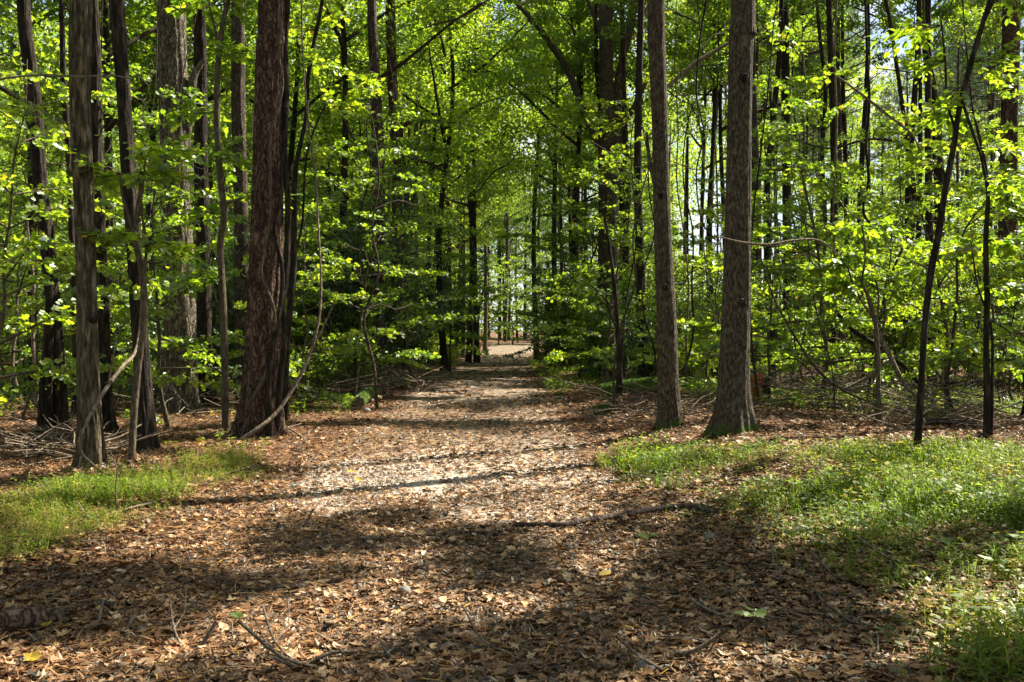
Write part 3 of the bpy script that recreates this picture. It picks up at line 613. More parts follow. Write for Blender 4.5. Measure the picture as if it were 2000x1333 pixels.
hero('pine_tree', 'thick old pine with flaking grey plates, half hidden by leaves', (354, 806), [(352, 760, 62), (350, 600, 60), (346, 450, 58), (342, 300, 56), (338, 150, 52), (336, 0, 50)], B_flake, 24, 'plate', fl=(6, .4, .5), crown=PINEC[0], crownh=14,
     limbs=[[(362, 260, 22), (372, 200, 22), (378, 150, 16), (398, 118, 8)]])
hero('pine_tree', 'darker pine standing right behind the thick flaking pine', (400, 790), [(400, 700, 28), (398, 520, 26), (394, 380, 26), (392, 200, 24), (390, 0, 22)], B_dark, 22, 'furrow', crown=PINEC[1], crownh=15)
hero('crooked_sapling', 'slim crooked young tree between the old pine and the big pine trunk', (442, 848), [(440, 780, 15), (438, 660, 14), (434, 560, 13), (430, 480, 13), (438, 420, 13), (430, 340, 12), (424, 240, 12), (426, 120, 11), (436, 40, 10), (446, 0, 9)], B_sap, 9, 'fine', cat='sapling', fl=(4, .15, .3), limbs=[[(438, 400, 7), (458, 392, 5), (490, 384, 3)], [(428, 120, 6), (420, 60, 5), (405, 0, 3)]])
hero('pine_tree', 'straight grey pine seen between the crooked sapling and big pine', (472, 766), [(472, 700, 30), (472, 560, 28), (470, 400, 27), (466, 200, 26), (464, 0, 24)], B_pinefar, 24, 'plate', crown=PINEC[2], crownh=15)
BIGP, bigb, bigpts = hero('pine_tree', 'big reddish brown pine trunk with thick plated bark and vines, largest on the left', (504, 852), [(506, 815, 78), (510, 740, 71), (514, 640, 66), (518, 520, 62), (522, 380, 59), (526, 220, 56), (530, 90, 54), (532, 0, 53)], B_pine, 26, 'plate', fl=(7, .3, .5), crown=PINEC[0], crownh=17, seg=128, step=.03)
d = bigb[1]
stick('climbing_vine', 'dark rope-like vine hanging close along the right side of the big pine', 'vine', pxw([(540, 850, 12, -.1), (546, 760, 12, -.25), (556, 660, 11, -.2), (552, 600, 11, -.2), (560, 520, 11, -.1), (562, 400, 12, -.1), (556, 300, 11, -.1), (560, 180, 12, 0), (556, 90, 13, 0), (562, 0, 12, 0), (566, -120, 9, 0)], d), B_dark)
stick('climbing_vine', 'pale thin vine snaking up the face of the big pine', 'vine', pxw([(480, 800, 7, -.45), (520, 730, 7, -.42), (536, 660, 7, -.38), (534, 600, 6, -.38), (512, 540, 5, -.38), (514, 500, 6, -.36), (528, 420, 6, -.34), (528, 330, 6, -.32), (528, 260, 6, -.32), (544, 210, 6, -.3), (552, 160, 6, -.22), (545, 110, 5, -.28), (550, 20, 5, -.28), (556, -80, 4, -.25)], d), B_sap)
stick('climbing_vine', 'dark stringy vine crossing the lower trunk of the big pine', 'vine', pxw([(528, 856, 14, -.4), (524, 780, 13, -.42), (528, 700, 12, -.4), (540, 640, 10, -.36), (550, 580, 9, -.25), (550, 520, 8, -.25), (535, 450, 6, -.34), (548, 380, 5, -.25), (552, 300, 4, -.2)], d), B_dark)
stick('hanging_liana', 'long pale liana sweeping up from the ground in front of the big pine', 'vine', pxw([(412, 892, 4.1, -1.2), (450, 872, 7.5, -1.1), (500, 840, 7.5, -1.0), (540, 806, 7.5, -.8), (578, 750, 6.8, -.6), (602, 700, 6.1, -.5), (622, 630, 4.8, -.4), (627, 560, 4.8, -.3), (622, 450, 4.1, -.2), (616, 340, 4.1, 0), (604, 260, 3.4, 0), (592, 120, 3.4, 0), (588, 0, 3.4, 0)], d), B_dead,
      subs=[pxw([(602, 700, 2.7, -.5), (640, 620, 2.0, -.5), (660, 570, 1.4, -.5)], d)])
stick('hanging_liana', 'pale liana curving between the furrowed trunk and the winding sapling', 'vine', pxw([(224, 944, 4.8, -.6), (178, 905, 5.4, -.5), (156, 880, 6.1, -.5), (158, 850, 6.1, -.45), (185, 795, 6.8, -.3), (210, 755, 7.5, 0), (240, 715, 7.5, .5), (262, 692, 6.8, .9), (272, 650, 6.1, 1.1), (276, 600, 5.4, 1.1), (276, 520, 4.1, 1.1), (280, 430, 3.4, 1.1)], base_at(174, 918)[1]), B_dead,
      subs=[pxw([(212, 752, 3.4, 0), (222, 690, 2.7, 0), (238, 640, 2.0, 0), (252, 620, 1.4, 0)], base_at(174, 918)[1])])
hero('thin_tree', 'thin dark stem just right of the big pine', (553, 826), [(556, 760, 13), (562, 650, 12), (572, 540, 13), (574, 440, 12), (578, 330, 9), (598, 230, 8), (602, 150, 8), (618, 60, 8), (630, 0, 7)], B_dark, 9, 'furrow', cat='sapling', limbs=[[(572, 500, 6), (590, 440, 5), (600, 300, 4), (640, 200, 4), (690, 170, 3)]])
hero('pine_tree', 'left one of a pair of pines left of the path, with low branches', (738, 744), [(738, 700, 25), (738, 560, 24), (738, 420, 25), (738, 300, 25), (734, 180, 20), (728, 60, 19), (726, 0, 18)], B_pinefar, 26, 'plate', crown=PINEC[2], crownh=19,
     limbs=[[(740, 320, 8), (720, 300, 7), (690, 270, 6), (660, 200, 5)], [(738, 230, 6), (722, 190, 5), (690, 180, 3), (660, 195, 2)]])
hero('pine_tree', 'right one of the pair of pines left of the path, with a bowed branch', (768, 728), [(768, 680, 27), (776, 560, 24), (776, 380, 20), (772, 260, 19), (766, 150, 19), (762, 0, 18)], B_pine, 26, 'plate', crown=PINEC[1], crownh=20,
     limbs=[[(779, 262, 10), (788, 246, 9), (810, 238, 8), (850, 237, 7), (882, 240, 5)], [(742, 312, 4), (776, 294, 6), (810, 290, 5), (846, 292, 3)], [(780, 350, 4), (800, 346, 4), (820, 350, 3)]])
hero('thin_tree', 'thin upright tree nearest the left edge of the path beside a low bank', (811, 714), [(812, 650, 12), (814, 560, 10), (812, 440, 9), (812, 330, 9), (814, 220, 8), (822, 120, 6)], B_sap, 0, 'fine', crown=None)
hero('forked_tree', 'small dark forked tree leaning out at the left edge of the far path', (930, 692), [(931, 650, 8), (933, 620, 8), (938, 590, 6), (946, 560, 4), (952, 520, 3)], B_dark, 0, 'furrow', cat='tree', limbs=[[(933, 625, 6), (928, 590, 5), (924, 560, 3)], [(936, 600, 4), (948, 580, 3), (960, 560, 2)]])
for lx, ly, wd, tp, lab in [(922, 694, 9, 14, 'slim pale trunk left of the small forked tree far up the path'), (948, 690, 8, 16, 'slim pale trunk right of the small forked tree far up the path'), (872, 704, 22, 20, 'dark trunk in the shade left of the far path, behind the low bank'), (905, 700, 8, 12, 'thin trunk in the shade between the dark trunk and the slim pale trunks')]:
    hero('tree', lab, (lx, ly), [(lx, ly - 20, wd), (lx + 1, 600, wd * .9), (lx, 450, wd * .8)], B_sap if wd < 12 else B_dark, tp, 'fine', crown=CANO[int(lx) % 3], crownh=tp * .5)
hero('slender_tree', 'slender trunk at the far left edge behind the leaning dark trunk', (150, 812), [(148, 700, 14), (142, 500, 13), (134, 300, 12), (124, 150, 11), (120, 0, 10)], B_dark, 15, 'furrow', crown=CANO[1], crownh=9)
hero('slender_tree', 'dead pale thin stem at the far left, bent near the ground', (72, 800), [(70, 740, 7), (64, 660, 7), (66, 560, 6), (60, 500, 4), (52, 420, 3)], B_dead, 0, 'fine', cat='dead tree')
# --- right of the path
hero('forking_tree', 'broad dark tree right of the path, its trunk forking high up with an arching limb', (1185, 722), [(1185, 690, 50), (1187, 600, 44), (1188, 450, 38), (1186, 320, 34), (1185, 180, 28), (1183, 60, 27), (1182, 0, 26)], B_grey, 24, 'fine', crown=CANO[2], crownh=15,
     limbs=[[(1198, 380, 20), (1204, 260, 18), (1208, 160, 17), (1226, 80, 15), (1240, 0, 14), (1250, -60, 11)], [(1172, 290, 12), (1140, 220, 14), (1110, 140, 14), (1070, 80, 13), (1040, 40, 10), (1004, 2, 7)], [(1172, 60, 9), (1155, 20, 8), (1140, -20, 6)], [(1196, 420, 12), (1208, 330, 14), (1220, 250, 12), (1262, 160, 9)]])
hero('slim_tree', 'slim dark sapling directly in front of the broad forking tree', (1209, 782), [(1210, 740, 11), (1206, 640, 9), (1200, 560, 8), (1188, 470, 6), (1180, 420, 4)], B_dark, 0, 'furrow', cat='sapling')
R3, r3b, r3p = hero('tall_tree', 'tall straight grey trunk nearest the right edge of the path, mossy at its foot', (1308, 836), [(1308, 806, 46), (1305, 740, 41), (1302, 620, 38), (1296, 500, 36), (1292, 380, 33), (1289, 250, 31), (1284, 120, 32), (1281, 0, 33)], B_grey, 22, 'fine', fl=(5, .14, .35), crown=CANO[0], crownh=13, seg=96, step=.04,
     limbs=[[(1294, 392, 7), (1280, 362, 8), (1272, 330, 8), (1266, 290, 7), (1263, 258, 5)]])
R4, r4b, r4p = hero('tall_tree', 'thickest straight trunk right of the path, dark with a sunlit right edge', (1432, 846), [(1432, 812, 68), (1433, 740, 60), (1437, 620, 55), (1440, 480, 51), (1442, 330, 48), (1446, 180, 46), (1450, 60, 48), (1453, 0, 47)], B_grey, 23, 'fine', fl=(6, .2, .55), crown=CANO[1], crownh=13, seg=128, step=.035)
stick('bare_twig', 'pale bare twig reaching sideways across the thickest right trunk', 'twig', pxw([(1408, 464, 3, -.6), (1450, 474, 4, -.6), (1500, 478, 4, -.6), (1550, 470, 4, -.5), (1600, 470, 3, -.3), (1640, 500, 2, 0)], r4b[1]), B_dead)
hero('leaning_sapling', 'slim dark sapling leaning right across the view, nearest on the right', (1790, 902), [(1795, 830, 14), (1800, 740, 12), (1806, 640, 12), (1817, 540, 13), (1833, 460, 13), (1845, 380, 12), (1862, 290, 11), (1874, 210, 10), (1897, 120, 10), (1921, 40, 9), (1936, -10, 8), (1960, -120, 6)], B_dark, 0, 'furrow', cat='sapling', fl=(3, .1, .5),
     limbs=[[(1880, 200, 7), (1900, 260, 6), (1914, 300, 5), (1925, 350, 5)], [(1868, 260, 6), (1850, 200, 5), (1846, 120, 4), (1838, 40, 3)], [(1924, 40, 6), (1950, -20, 4)], [(1846, 380, 5), (1845, 340, 4), (1830, 310, 3)]])
hero('slim_tree', 'slim dark upright tree near the right edge, curving left higher up', (1926, 866), [(1928, 780, 13), (1926, 680, 11), (1928, 580, 11), (1925, 480, 10), (1930, 380, 8), (1920, 300, 7), (1906, 240, 5), (1898, 200, 3)], B_dark, 9, 'furrow', fl=(3, .1, .3), limbs=[[(1936, 860, 6), (1938, 760, 6), (1936, 640, 5), (1910, 560, 4), (1896, 470, 3)]])
hero('pine_tree', 'broad dark pine at the right edge of the view', (1968, 742), [(1968, 700, 46), (1968, 560, 40), (1968, 400, 32), (1972, 200, 30), (1976, 0, 32)], B_pine, 24, 'plate', crown=PINEC[2], crownh=15)
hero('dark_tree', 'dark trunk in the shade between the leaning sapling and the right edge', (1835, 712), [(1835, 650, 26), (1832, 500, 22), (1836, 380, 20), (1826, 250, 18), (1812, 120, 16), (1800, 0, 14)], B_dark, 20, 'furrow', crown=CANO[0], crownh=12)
hero('forked_sapling', 'thin forked sapling standing in the brush pile on the right', (1718, 832), [(1716, 760, 8), (1714, 680, 8), (1708, 620, 8), (1696, 580, 7), (1684, 550, 5), (1690, 500, 4), (1684, 440, 3)], B_sap, 0, 'fine', cat='sapling', limbs=[[(1706, 620, 5), (1690, 600, 4), (1668, 560, 4), (1655, 520, 3)], [(1712, 640, 4), (1716, 580, 4), (1708, 540, 3)]])
hero('dark_tree', 'straight dark pine right behind the thickest right trunk', (1476, 728), [(1476, 650, 18), (1476, 500, 17), (1476, 360, 17), (1470, 200, 16), (1468, 0, 14)], B_pinefar, 24, 'plate', crown=PINEC[0], crownh=17)
hero('pine_tree', 'dark pine rising behind the bright maple, right of the thickest trunk', (1540, 728), [(1538, 600, 16), (1537, 420, 17), (1535, 260, 16), (1534, 120, 16), (1532, 0, 15)], B_dark, 24, 'plate', crown=PINEC[1], crownh=17)
stick('hanging_vine', 'thin pale vine hanging straight down right of the dark pine', 'vine', pxw([(1632, 640, 4), (1630, 520, 4), (1628, 400, 4), (1634, 240, 4), (1630, 120, 4), (1634, 0, 4), (1634, -80, 4)], 19), B_dead)
stick('hanging_vine', 'dark wavy vine hanging above the forked sapling', 'vine', pxw([(1706, 462, 4), (1700, 440, 5), (1686, 410, 5), (1696, 350, 5), (1692, 280, 5), (1698, 200, 5), (1694, 120, 5), (1690, 0, 5), (1688, -80, 5)], 18), B_dark)
stick('hanging_vine', 'thin dark vine drooping beside the top of the thickest right trunk', 'vine', pxw([(1398, 470, 3), (1370, 430, 3), (1360, 340, 3), (1374, 260, 3), (1360, 180, 3), (1368, 70, 4), (1380, 0, 4), (1384, -60, 4)], 18), B_dark)
hero('slim_tree', 'slim wavy dark stem behind the bright maple on the right', (1612, 742), [(1610, 680, 9), (1608, 560, 8), (1612, 440, 8), (1606, 300, 8), (1612, 180, 8), (1600, 60, 7), (1596, 0, 7)], B_dark, 14, 'furrow')
hero('slim_tree', 'slim dark stem left of the leaning sapling, tilted', (1768, 760), [(1766, 640, 9), (1772, 520, 9), (1786, 400, 9), (1772, 280, 9), (1756, 160, 8), (1738, 40, 7), (1730, 0, 7)], B_dark, 14, 'furrow')

def sprays(t, L_, leaf, m_, tm_=.6, tpl=MAPLE):
    b = np.array(t.location); A = []; B = []; tw = MB()
    for (px, py, d, ln, az, n) in L_:
        o = W(px, py, d) - b
        for k in range(n):
            a = az + (k - n / 2) * .5 + U(-.2, .2); v = np.array([math.cos(a), math.sin(a), U(-.3, .15)]) * ln * U(.6, 1.1); A.append(o); B.append(o + v); tw.tube([o, o + v * .5 + [0, 0, .02], o + v], [.006, .004, .0015], 4, cap=False)
            for _ in range(3): q = o + v * U(.3, .9); v2 = v * .4 + rand_dir(1)[0] * ln * .25; A.append(q); B.append(q + v2)
    m = MB(); leafy(m, np.array(A), np.array(B), 7, leaf, tpl, .4, tmean=tm_, jit=.02); link('twigs', tw.mesh('twigs', [B_twig]), t); link('crown', m.mesh('crown', [m_]), t)
def hero_named(lab): return [o for o in C.objects if o.get('label', '').startswith(lab)][0]
t = hero_named('slim dark sapling leaning right'); d = t.location.y
sprays(t, [(1880, 210, d, .45, 3.6, 4), (1905, 120, d, .5, .3, 4), (1914, 290, d, .4, 5.6, 3), (1846, 120, d, .4, 3.2, 4), (1925, 350, d, .4, .2, 4), (1838, 50, d, .5, 2.8, 5), (1950, -10, d, .5, .1, 5), (1835, 320, d, .4, 3.0, 4)], .09, M_leaf, .72, LEAF6)
t = hero_named('slim dark upright tree near the right'); d = t.location.y
sprays(t, [(1926, 470, d, .5, .4, 5), (1930, 380, d, .5, 0, 5), (1905, 480, d, .5, 3.3, 5), (1900, 220, d, .5, 2.5, 5), (1928, 560, d, .5, .3, 5)], .1, M_leaf, .65)
t = hero_named('slim crooked young tree'); d = t.location.y
sprays(t, [(438, 420, d, .6, 3.3, 5), (490, 384, d, .5, .2, 5), (430, 300, d, .6, .4, 6), (424, 220, d, .6, 3.0, 6), (405, 0, d, .6, 3, 6), (446, 0, d, .7, 0, 7), (432, 110, d, .6, .3, 6), (434, 540, d, .5, 3.2, 4)], .1, M_leaf, .65)
t = hero_named('thin pale sapling winding'); d = t.location.y
sprays(t, [(276, 340, d, .5, .3, 6), (236, 340, d, .5, 3.2, 6), (286, 300, d, .6, .2, 7), (262, 460, d, .5, 3.0, 5), (282, 480, d, .5, 0, 5)], .09, M_leaf, .65)
t = hero_named('thin dark stem just right of the big pine'); d = t.location.y
sprays(t, [(630, 0, d, .7, .1, 7), (618, 60, d, .7, 3.1, 6), (690, 170, d, .6, .2, 7), (640, 200, d, .6, .2, 6), (600, 300, d, .5, .3, 5), (605, 120, d, .6, .2, 6)], .1, M_leaf, .7)
t = hero_named('broad dark tree right of the path, its'); d = t.location.y
sprays(t, [(1262, 160, d, 1.3, .2, 7), (1230, 240, d - 2, 1.5, 3.4, 8), (1140, 220, d, 1.6, 3.0, 8), (1120, 260, d - 2, 1.5, 4, 8), (1180, 200, d - 2, 1.5, 4.5, 9), (1070, 80, d, 1.5, 3, 7), (1208, 330, d - 2, 1.5, 5, 8), (1160, 340, d - 2, 1.6, 3.8, 8), (1240, 30, d, 1.5, .3, 7), (1190, 420, d - 2, 1.6, 4.4, 9)], .17, M_canopy, .75, LEAF6)
t = hero_named('right one of the pair of pines'); d = t.location.y
sprays(t, [(882, 240, d, 1.2, .2, 7), (850, 237, d, 1.2, -.6, 6), (846, 292, d, 1.2, .1, 7), (812, 290, d, 1.1, -.6, 5), (820, 350, d, 1, 0, 5)], .17, M_canopy, .7, LEAF6)
t = hero_named('thin forked sapling standing in the brush'); d = t.location.y
sprays(t, [(1690, 500, d, .5, 3, 6), (1655, 520, d, .5, 3, 6), (1708, 540, d, .5, .2, 6), (1684, 440, d, .6, 1, 7), (1668, 560, d, .5, 3.3, 5)], .1, M_leaf, .7)

mb = MB()
for o in [o for o in C.objects if o.type == 'EMPTY' and o.location.y < 30]:
    tr = [c for c in o.children if c.name.startswith('trunk')]
    if not tr: continue
    r0 = max(.05, max(abs(tr[0].data.vertices[i].co.x) for i in range(8))); n = int(90 + 500 * r0); a = rng.uniform(0, 6.3, n); rd = r0 * 1.15 + rng.random(n) ** 1.4 * (.12 + r0 * 1.2)
    x = o.location.x + np.cos(a) * rd; y = o.location.y + np.sin(a) * rd; X = np.column_stack([np.cos(a), np.sin(a), -.7 + 0 * a]) + rand_dir(n) * .7; X, Y, Z = frame(X, np.array([0, 0, 1.]) + rand_dir(n) * .7); s = (.07 * rng.uniform(.5, 1.3, n))[:, None]
    P = np.column_stack([x, y, gz(x, y) + .02 + .09 * np.exp(-(rd - r0) / .12) * rng.random(n)]); t_ = int(rng.integers(12)); tt = np.clip(rng.normal(.5, .22, n), 0, .97)
    for h_ in (0, 1): k = np.arange(n) % 2 == h_; mb.scatter(DEAD[(t_ + h_ * 5) % 12], X[k] * s[k], Y[k] * s[k], Z[k] * s[k], P[k], tt[k])
tag(link('heaped_leaves', mb.mesh('heaped_leaves', [M_litter])), 'dead leaves heaped round the feet of the nearer trunks', 'leaf litter', kind='stuff')

# ================================================================== logs, sticks, brush, small things
rng = np.random.default_rng(77)
def log(name, label, p0, p1, r0, r1, bk, cutm=None, moss_amt=0, seg=28, group=None, cat='log', bend=.05, ends=True):
    """lying log from ground px p0 to ground px p1 (world radius)"""
    a = base_at(*p0); b = base_at(*p1); a[2] += r0 * .75; b[2] += r1 * .75
    m = (a + b) / 2 + [0, bend, .02]; q = catmull(np.array([np.append(a, r0), np.append(m, (r0 + r1) / 2 * 1.04), np.append(b, r1)]), .06)
    t = thing(name, label, cat, a * [1, 1, 1] - [0, 0, r0 * .75], group); o = np.array(t.location)
    dsp = ridge_disp('furrow', abs(int(p0[0]))); mb_ = MB(); ph = U(0, 6)
    mb_.tube(q[:, :3] - o, q[:, 3], seg, disp=lambda A, Z: dsp(A, np.arange(len(q))[:, None] * .06 + 0 * A), cap=False)
    link('log_bark' if False else 'bark', mb_.mesh('bark', [bk]), t)
    for e, s in ((0, 1), (-1, -1)):
        c = q[e, :3] - o; T = q[1, :3] - q[0, :3] if e == 0 else q[-2, :3] - q[-1, :3]; T = T / np.linalg.norm(T); m3 = MB()
        m3.tube([c + T * .03, c + T * .02, c + T * .0], [q[e, 3] * .55, q[e, 3] * .8, q[e, 3] * .97], seg, amp=.06); link('cut_end', m3.mesh('cut_end', [cutm or B_dead]), t)
    if moss_amt:
        mm = MB(); n = int(moss_amt); k = rng.integers(1, len(q) - 1, n); an = rng.normal(pi / 2, .75, n); T = unit(q[k + 1, :3] - q[k, :3]) if True else 0
        S = unit(np.cross(T, [0, 0, 1.])); Up = np.cross(S, T); nrm = S * np.cos(an)[:, None] + Up * np.sin(an)[:, None]
        P = q[k, :3] - o + T * rng.uniform(-.06, .06, (n, 1)) + nrm * (q[k, 3] * .99)[:, None]; X, Y, Z = frame(nrm + rand_dir(n) * .6, rand_dir(n)); s = rng.uniform(.012, .035, n)[:, None]
        mm.scatter(LEAF4, X * s, Y * s, Z * s, P, np.clip(rng.normal(.5, .2, n), 0, .95)); link('moss', mm.mesh('moss', [M_shrub]), t)
    return t
log('mossy_log', 'short log with bright green moss lying beside the left edge of the path', (700, 796), (742, 762), .125, .12, B_moss, B_dead, 2600)
log('mossy_log', 'long thin mossy log lying behind the green mossy log, pointing at the path', (655, 762), (770, 742), .09, .07, B_moss, B_dead, 900)
log('fallen_log', 'short grey log with a pale sawn end, left of the green mossy log', (588, 792), (624, 780), .10, .10, B_dark, B_dead)
log('mossy_log', 'dark mossy log on the ground right of the path, behind the tall grey trunk', (1178, 784), (1300, 766), .19, .16, B_moss, B_deadd, 4200)
log('fallen_log', 'dark decaying log lying at the foot of the broad forking tree', (1136, 738), (1196, 742), .16, .14, B_dark, B_deadd, 900)
log('fallen_tree', 'long dark fallen trunk lying across the ground at right, behind the leaning sapling', (1700, 762), (2080, 752), .07, .13, B_dark, B_deadd, 500)
log('fallen_log', 'dark log lying on the ground just behind the leaning sapling', (1770, 836), (1900, 834), .05, .07, B_dark, B_deadd, 0)
log('fallen_branch', 'thick bark-covered branch lying in the bottom left corner of the path', (-60, 1262), (112, 1222), .075, .055, B_pine, B_dead, 0)
log('fallen_log', 'thin log lying in the leaves behind the mossy log on the left', (640, 752), (760, 746), .07, .06, B_dead, B_dead, 0)
log('mossy_log', 'low mossy hump of rotten wood in front of the dark mossy log', (1160, 812), (1204, 804), .09, .05, B_moss, B_deadd, 500)
log('mossy_log', 'small mossy log end poking out beside the left path edge, beyond the green mossy log', (765, 762), (800, 752), .13, .12, B_moss, B_deadd, 700)
log('fallen_log', 'thick dark log lying under the shrubs left of the path, behind the tangle of sticks', (600, 742), (730, 733), .13, .11, B_dark, B_dead, 300)
log('fallen_branch', 'pale fallen branch lying in front of the brush pile on the right', (1560, 800), (1690, 786), .03, .02, B_dead, B_dead, 0)
for lab, hx, hy, n_, rr_ in (('thickest straight trunk', 1466, 150, 0, .05), ('thickest straight trunk', 1462, 590, 0, .045), ('tall straight grey trunk', 1312, 560, 0, .04), ('tall straight grey trunk', 1303, 380, 0, .035), ('pale brown trunk', 190, 620, 0, .05)):
    t = [o for o in C.objects if o.get('label', '').startswith(lab)][0]; d_ = t.location.y; p = W(hx - 12, hy, d_ - .2) - np.array(t.location); m = MB()
    for k in range(3): m.tube([p + [0, .06, -.02 * k], p + [.01, 0, 0], p + [.015, -.035 + .012 * k, .01]], [rr_ * (1.25 - .25 * k), rr_ * (.95 - .22 * k), rr_ * (.5 - .1 * k)], 12, amp=.25)
    link('knot', m.mesh('knot', [B_dark]), t)
# broken red stump
b = base_at(1488, 784); t = thing('rotten_stump', 'broken reddish stump with crumbling heartwood beside the thickest right trunk', 'stump', b)
m = MB(); r_ = ridge_disp('furrow', 4)
m.tube([[-.1, 0, -.05], [-.1, 0, .12], [-.06, .02, .3], [.0, .02, .42], [.03, .02, .44]], [.24, .2, .19, .16, .1], 32, disp=lambda A, Z: r_(A * 1, Z) * (1 + .18 * np.sin(3 * A + 9 * Z))); link('heartwood', m.mesh('heartwood', [B_cut]), t)
m = MB()
for k in range(14):
    a = U(0, 6.3); p = np.array([-.06 + .17 * math.cos(a), .17 * math.sin(a), 0]); h = U(.15, .52); m.tube([p, p + [0, 0, h * .6], p + [.03 * math.cos(a), .02, h]], [.05, .035, .008], 5, amp=.2)
link('bark', m.mesh('bark', [B_dark]), t)
# the fallen stick across the path
z = lambda p: base_at(*p)
def gstick(name, label, cat, pts, bk, group=None, subs=(), seg=8):
    P = [np.append(base_at(p[0], p[1]) + [0, 0, p[2] * .8 + (p[3] if len(p) > 3 else 0)], p[2]) for p in pts]
    S = [[np.append(base_at(p[0], p[1]) + [0, 0, p[2] * .8 + (p[3] if len(p) > 3 else 0)], p[2]) for p in s] for s in subs]
    return stick(name, label, cat, P, bk, group, seg, .12, subs=S)
gstick('fallen_stick', 'long dark crooked stick lying across the right half of the path', 'stick', [(1002, 1034, .018, .02), (1060, 1034, .022, .02), (1104, 1036, .026, .02), (1130, 1030, .027, .02), (1190, 1020, .028, .02), (1250, 1010, .03, .02), (1300, 1004, .034, .02), (1350, 1001, .036, .02), (1400, 1012, .02, .02)], B_deadd, subs=[[(1104, 1036, .02), (1080, 1040, .016), (1062, 1046, .008)]])
gstick('fallen_stick', 'thin dark stick lying on the path left of the long crooked stick', 'stick', [(790, 1054, .006, .02), (850, 1052, .01, .02), (900, 1047, .012, .02), (960, 1048, .012, .02), (1004, 1040, .01, .02)], B_deadd)
gstick('fallen_stick', 'slim pale branch lying half in the grass right of the path', 'stick', [(1490, 1052, .008, .03), (1560, 1048, .014, .03), (1620, 1044, .014, .04), (1690, 1056, .01, .03)], B_dead)
gstick('fallen_stick', 'pale stick lying on the sunlit middle of the path', 'stick', [(836, 1010, .01, .02), (862, 1002, .013, .02), (892, 992, .008, .02)], B_dead)
gstick('fallen_stick', 'bare pale branch on the ground at the foot of the big pine', 'stick', [(528, 842, .012, .05), (560, 845, .014, .06), (588, 858, .012, .03), (606, 876, .006, .02)], B_dead, subs=[[(560, 845, .01, .06), (590, 840, .006, .1)]])
gstick('twig_shoot', 'thin bare forked shoot standing in the grass strip on the left', 'twig', [(228, 1010, .006)], B_dead) if False else None
b = base_at(228, 1008); stick('bare_shoot', 'thin bare forked shoot standing in the grass strip on the left', 'twig', [[*b, .007], [b[0] - .01, b[1], b[2] + .22, .006], [b[0], b[1], b[2] + .4, .005], [b[0] - .06, b[1], b[2] + .55, .003]], B_dead, subs=[[[b[0], b[1], b[2] + .38, .005], [b[0] + .06, b[1], b[2] + .45, .004], [b[0] + .12, b[1], b[2] + .58, .002]]])
# leaning dead branches on the right
for lab, pts, dd, mt in [('long dark dead branch leaning from the upper left down into the brush on the right', [(1480, 480, 2), (1496, 540, 3), (1520, 600, 4), (1560, 670, 4.5), (1600, 726, 4.5), (1660, 770, 4), (1760, 806, 2.5)], 16, B_deadd),
                     ('pale dead branch rising to the upper right out of the brush pile', [(1650, 760, 6), (1690, 740, 7), (1730, 710, 6), (1770, 682, 4)], 17, B_dead),
                     ('dead branch sloping down right behind the forked sapling', [(1690, 566, 5), (1712, 640, 8), (1740, 700, 9), (1766, 750, 9), (1790, 776, 6)], 16.5, B_dead),
                     ('thick dark broken branch slanting down to the fallen trunk on the right', [(1612, 580, 7), (1660, 640, 9), (1720, 680, 10), (1770, 720, 9), (1800, 756, 7)], 20, B_dark),
                     ('thin bare branch arching over the brush pile on the right', [(1500, 716, 2), (1540, 700, 2.5), (1570, 712, 3), (1590, 740, 3), (1600, 760, 2)], 18, B_deadd),
                     ('thin grey branch hanging slantwise near the top of the view right of the thickest trunk', [(1636, 150, 4), (1690, 190, 5), (1740, 230, 5), (1780, 262, 4), (1800, 300, 2)], 17, B_dead),
                     ('dark branch reaching sideways across the upper right foliage', [(1540, 270, 3), (1620, 290, 4), (1700, 272, 5), (1770, 286, 5), (1830, 350, 3)], 20, B_deadd)]:
    stick('dead_branch', lab, 'branch', pxw(pts, dd), mt)
for lab, pts, dd, mt in [('thin bare branch reaching in from the left edge across the first trunks, upper of two', [(-30, 160, 3), (60, 148, 4), (150, 150, 4), (220, 148, 3), (262, 156, 2)], 8.5, B_dead),
                     ('thin bare branch reaching in from the left edge across the first trunks, lower of two', [(-30, 150, 4), (20, 180, 4), (70, 210, 3), (120, 236, 3), (152, 248, 2)], 8.8, B_dead),
                     ('dark bare branch stretching across the upper middle of the view', [(800, 66, 2), (850, 48, 3), (900, 34, 4), (940, 10, 4), (985, -30, 5)], 20, B_deadd),
                     ('dead brown branch slanting up to the thickest right trunk from the left', [(1306, 168, 8), (1350, 130, 9), (1380, 110, 8), (1430, 80, 6)], 19, B_dead),
                     ('straight bare branch crossing the far foliage over the path', [(900, 392, 1.5), (935, 372, 2.5), (962, 338, 3), (990, 322, 2.5), (1014, 296, 1.5)], 34, B_deadd)]:
    stick('bare_branch', lab, 'branch', pxw(pts, dd), mt)
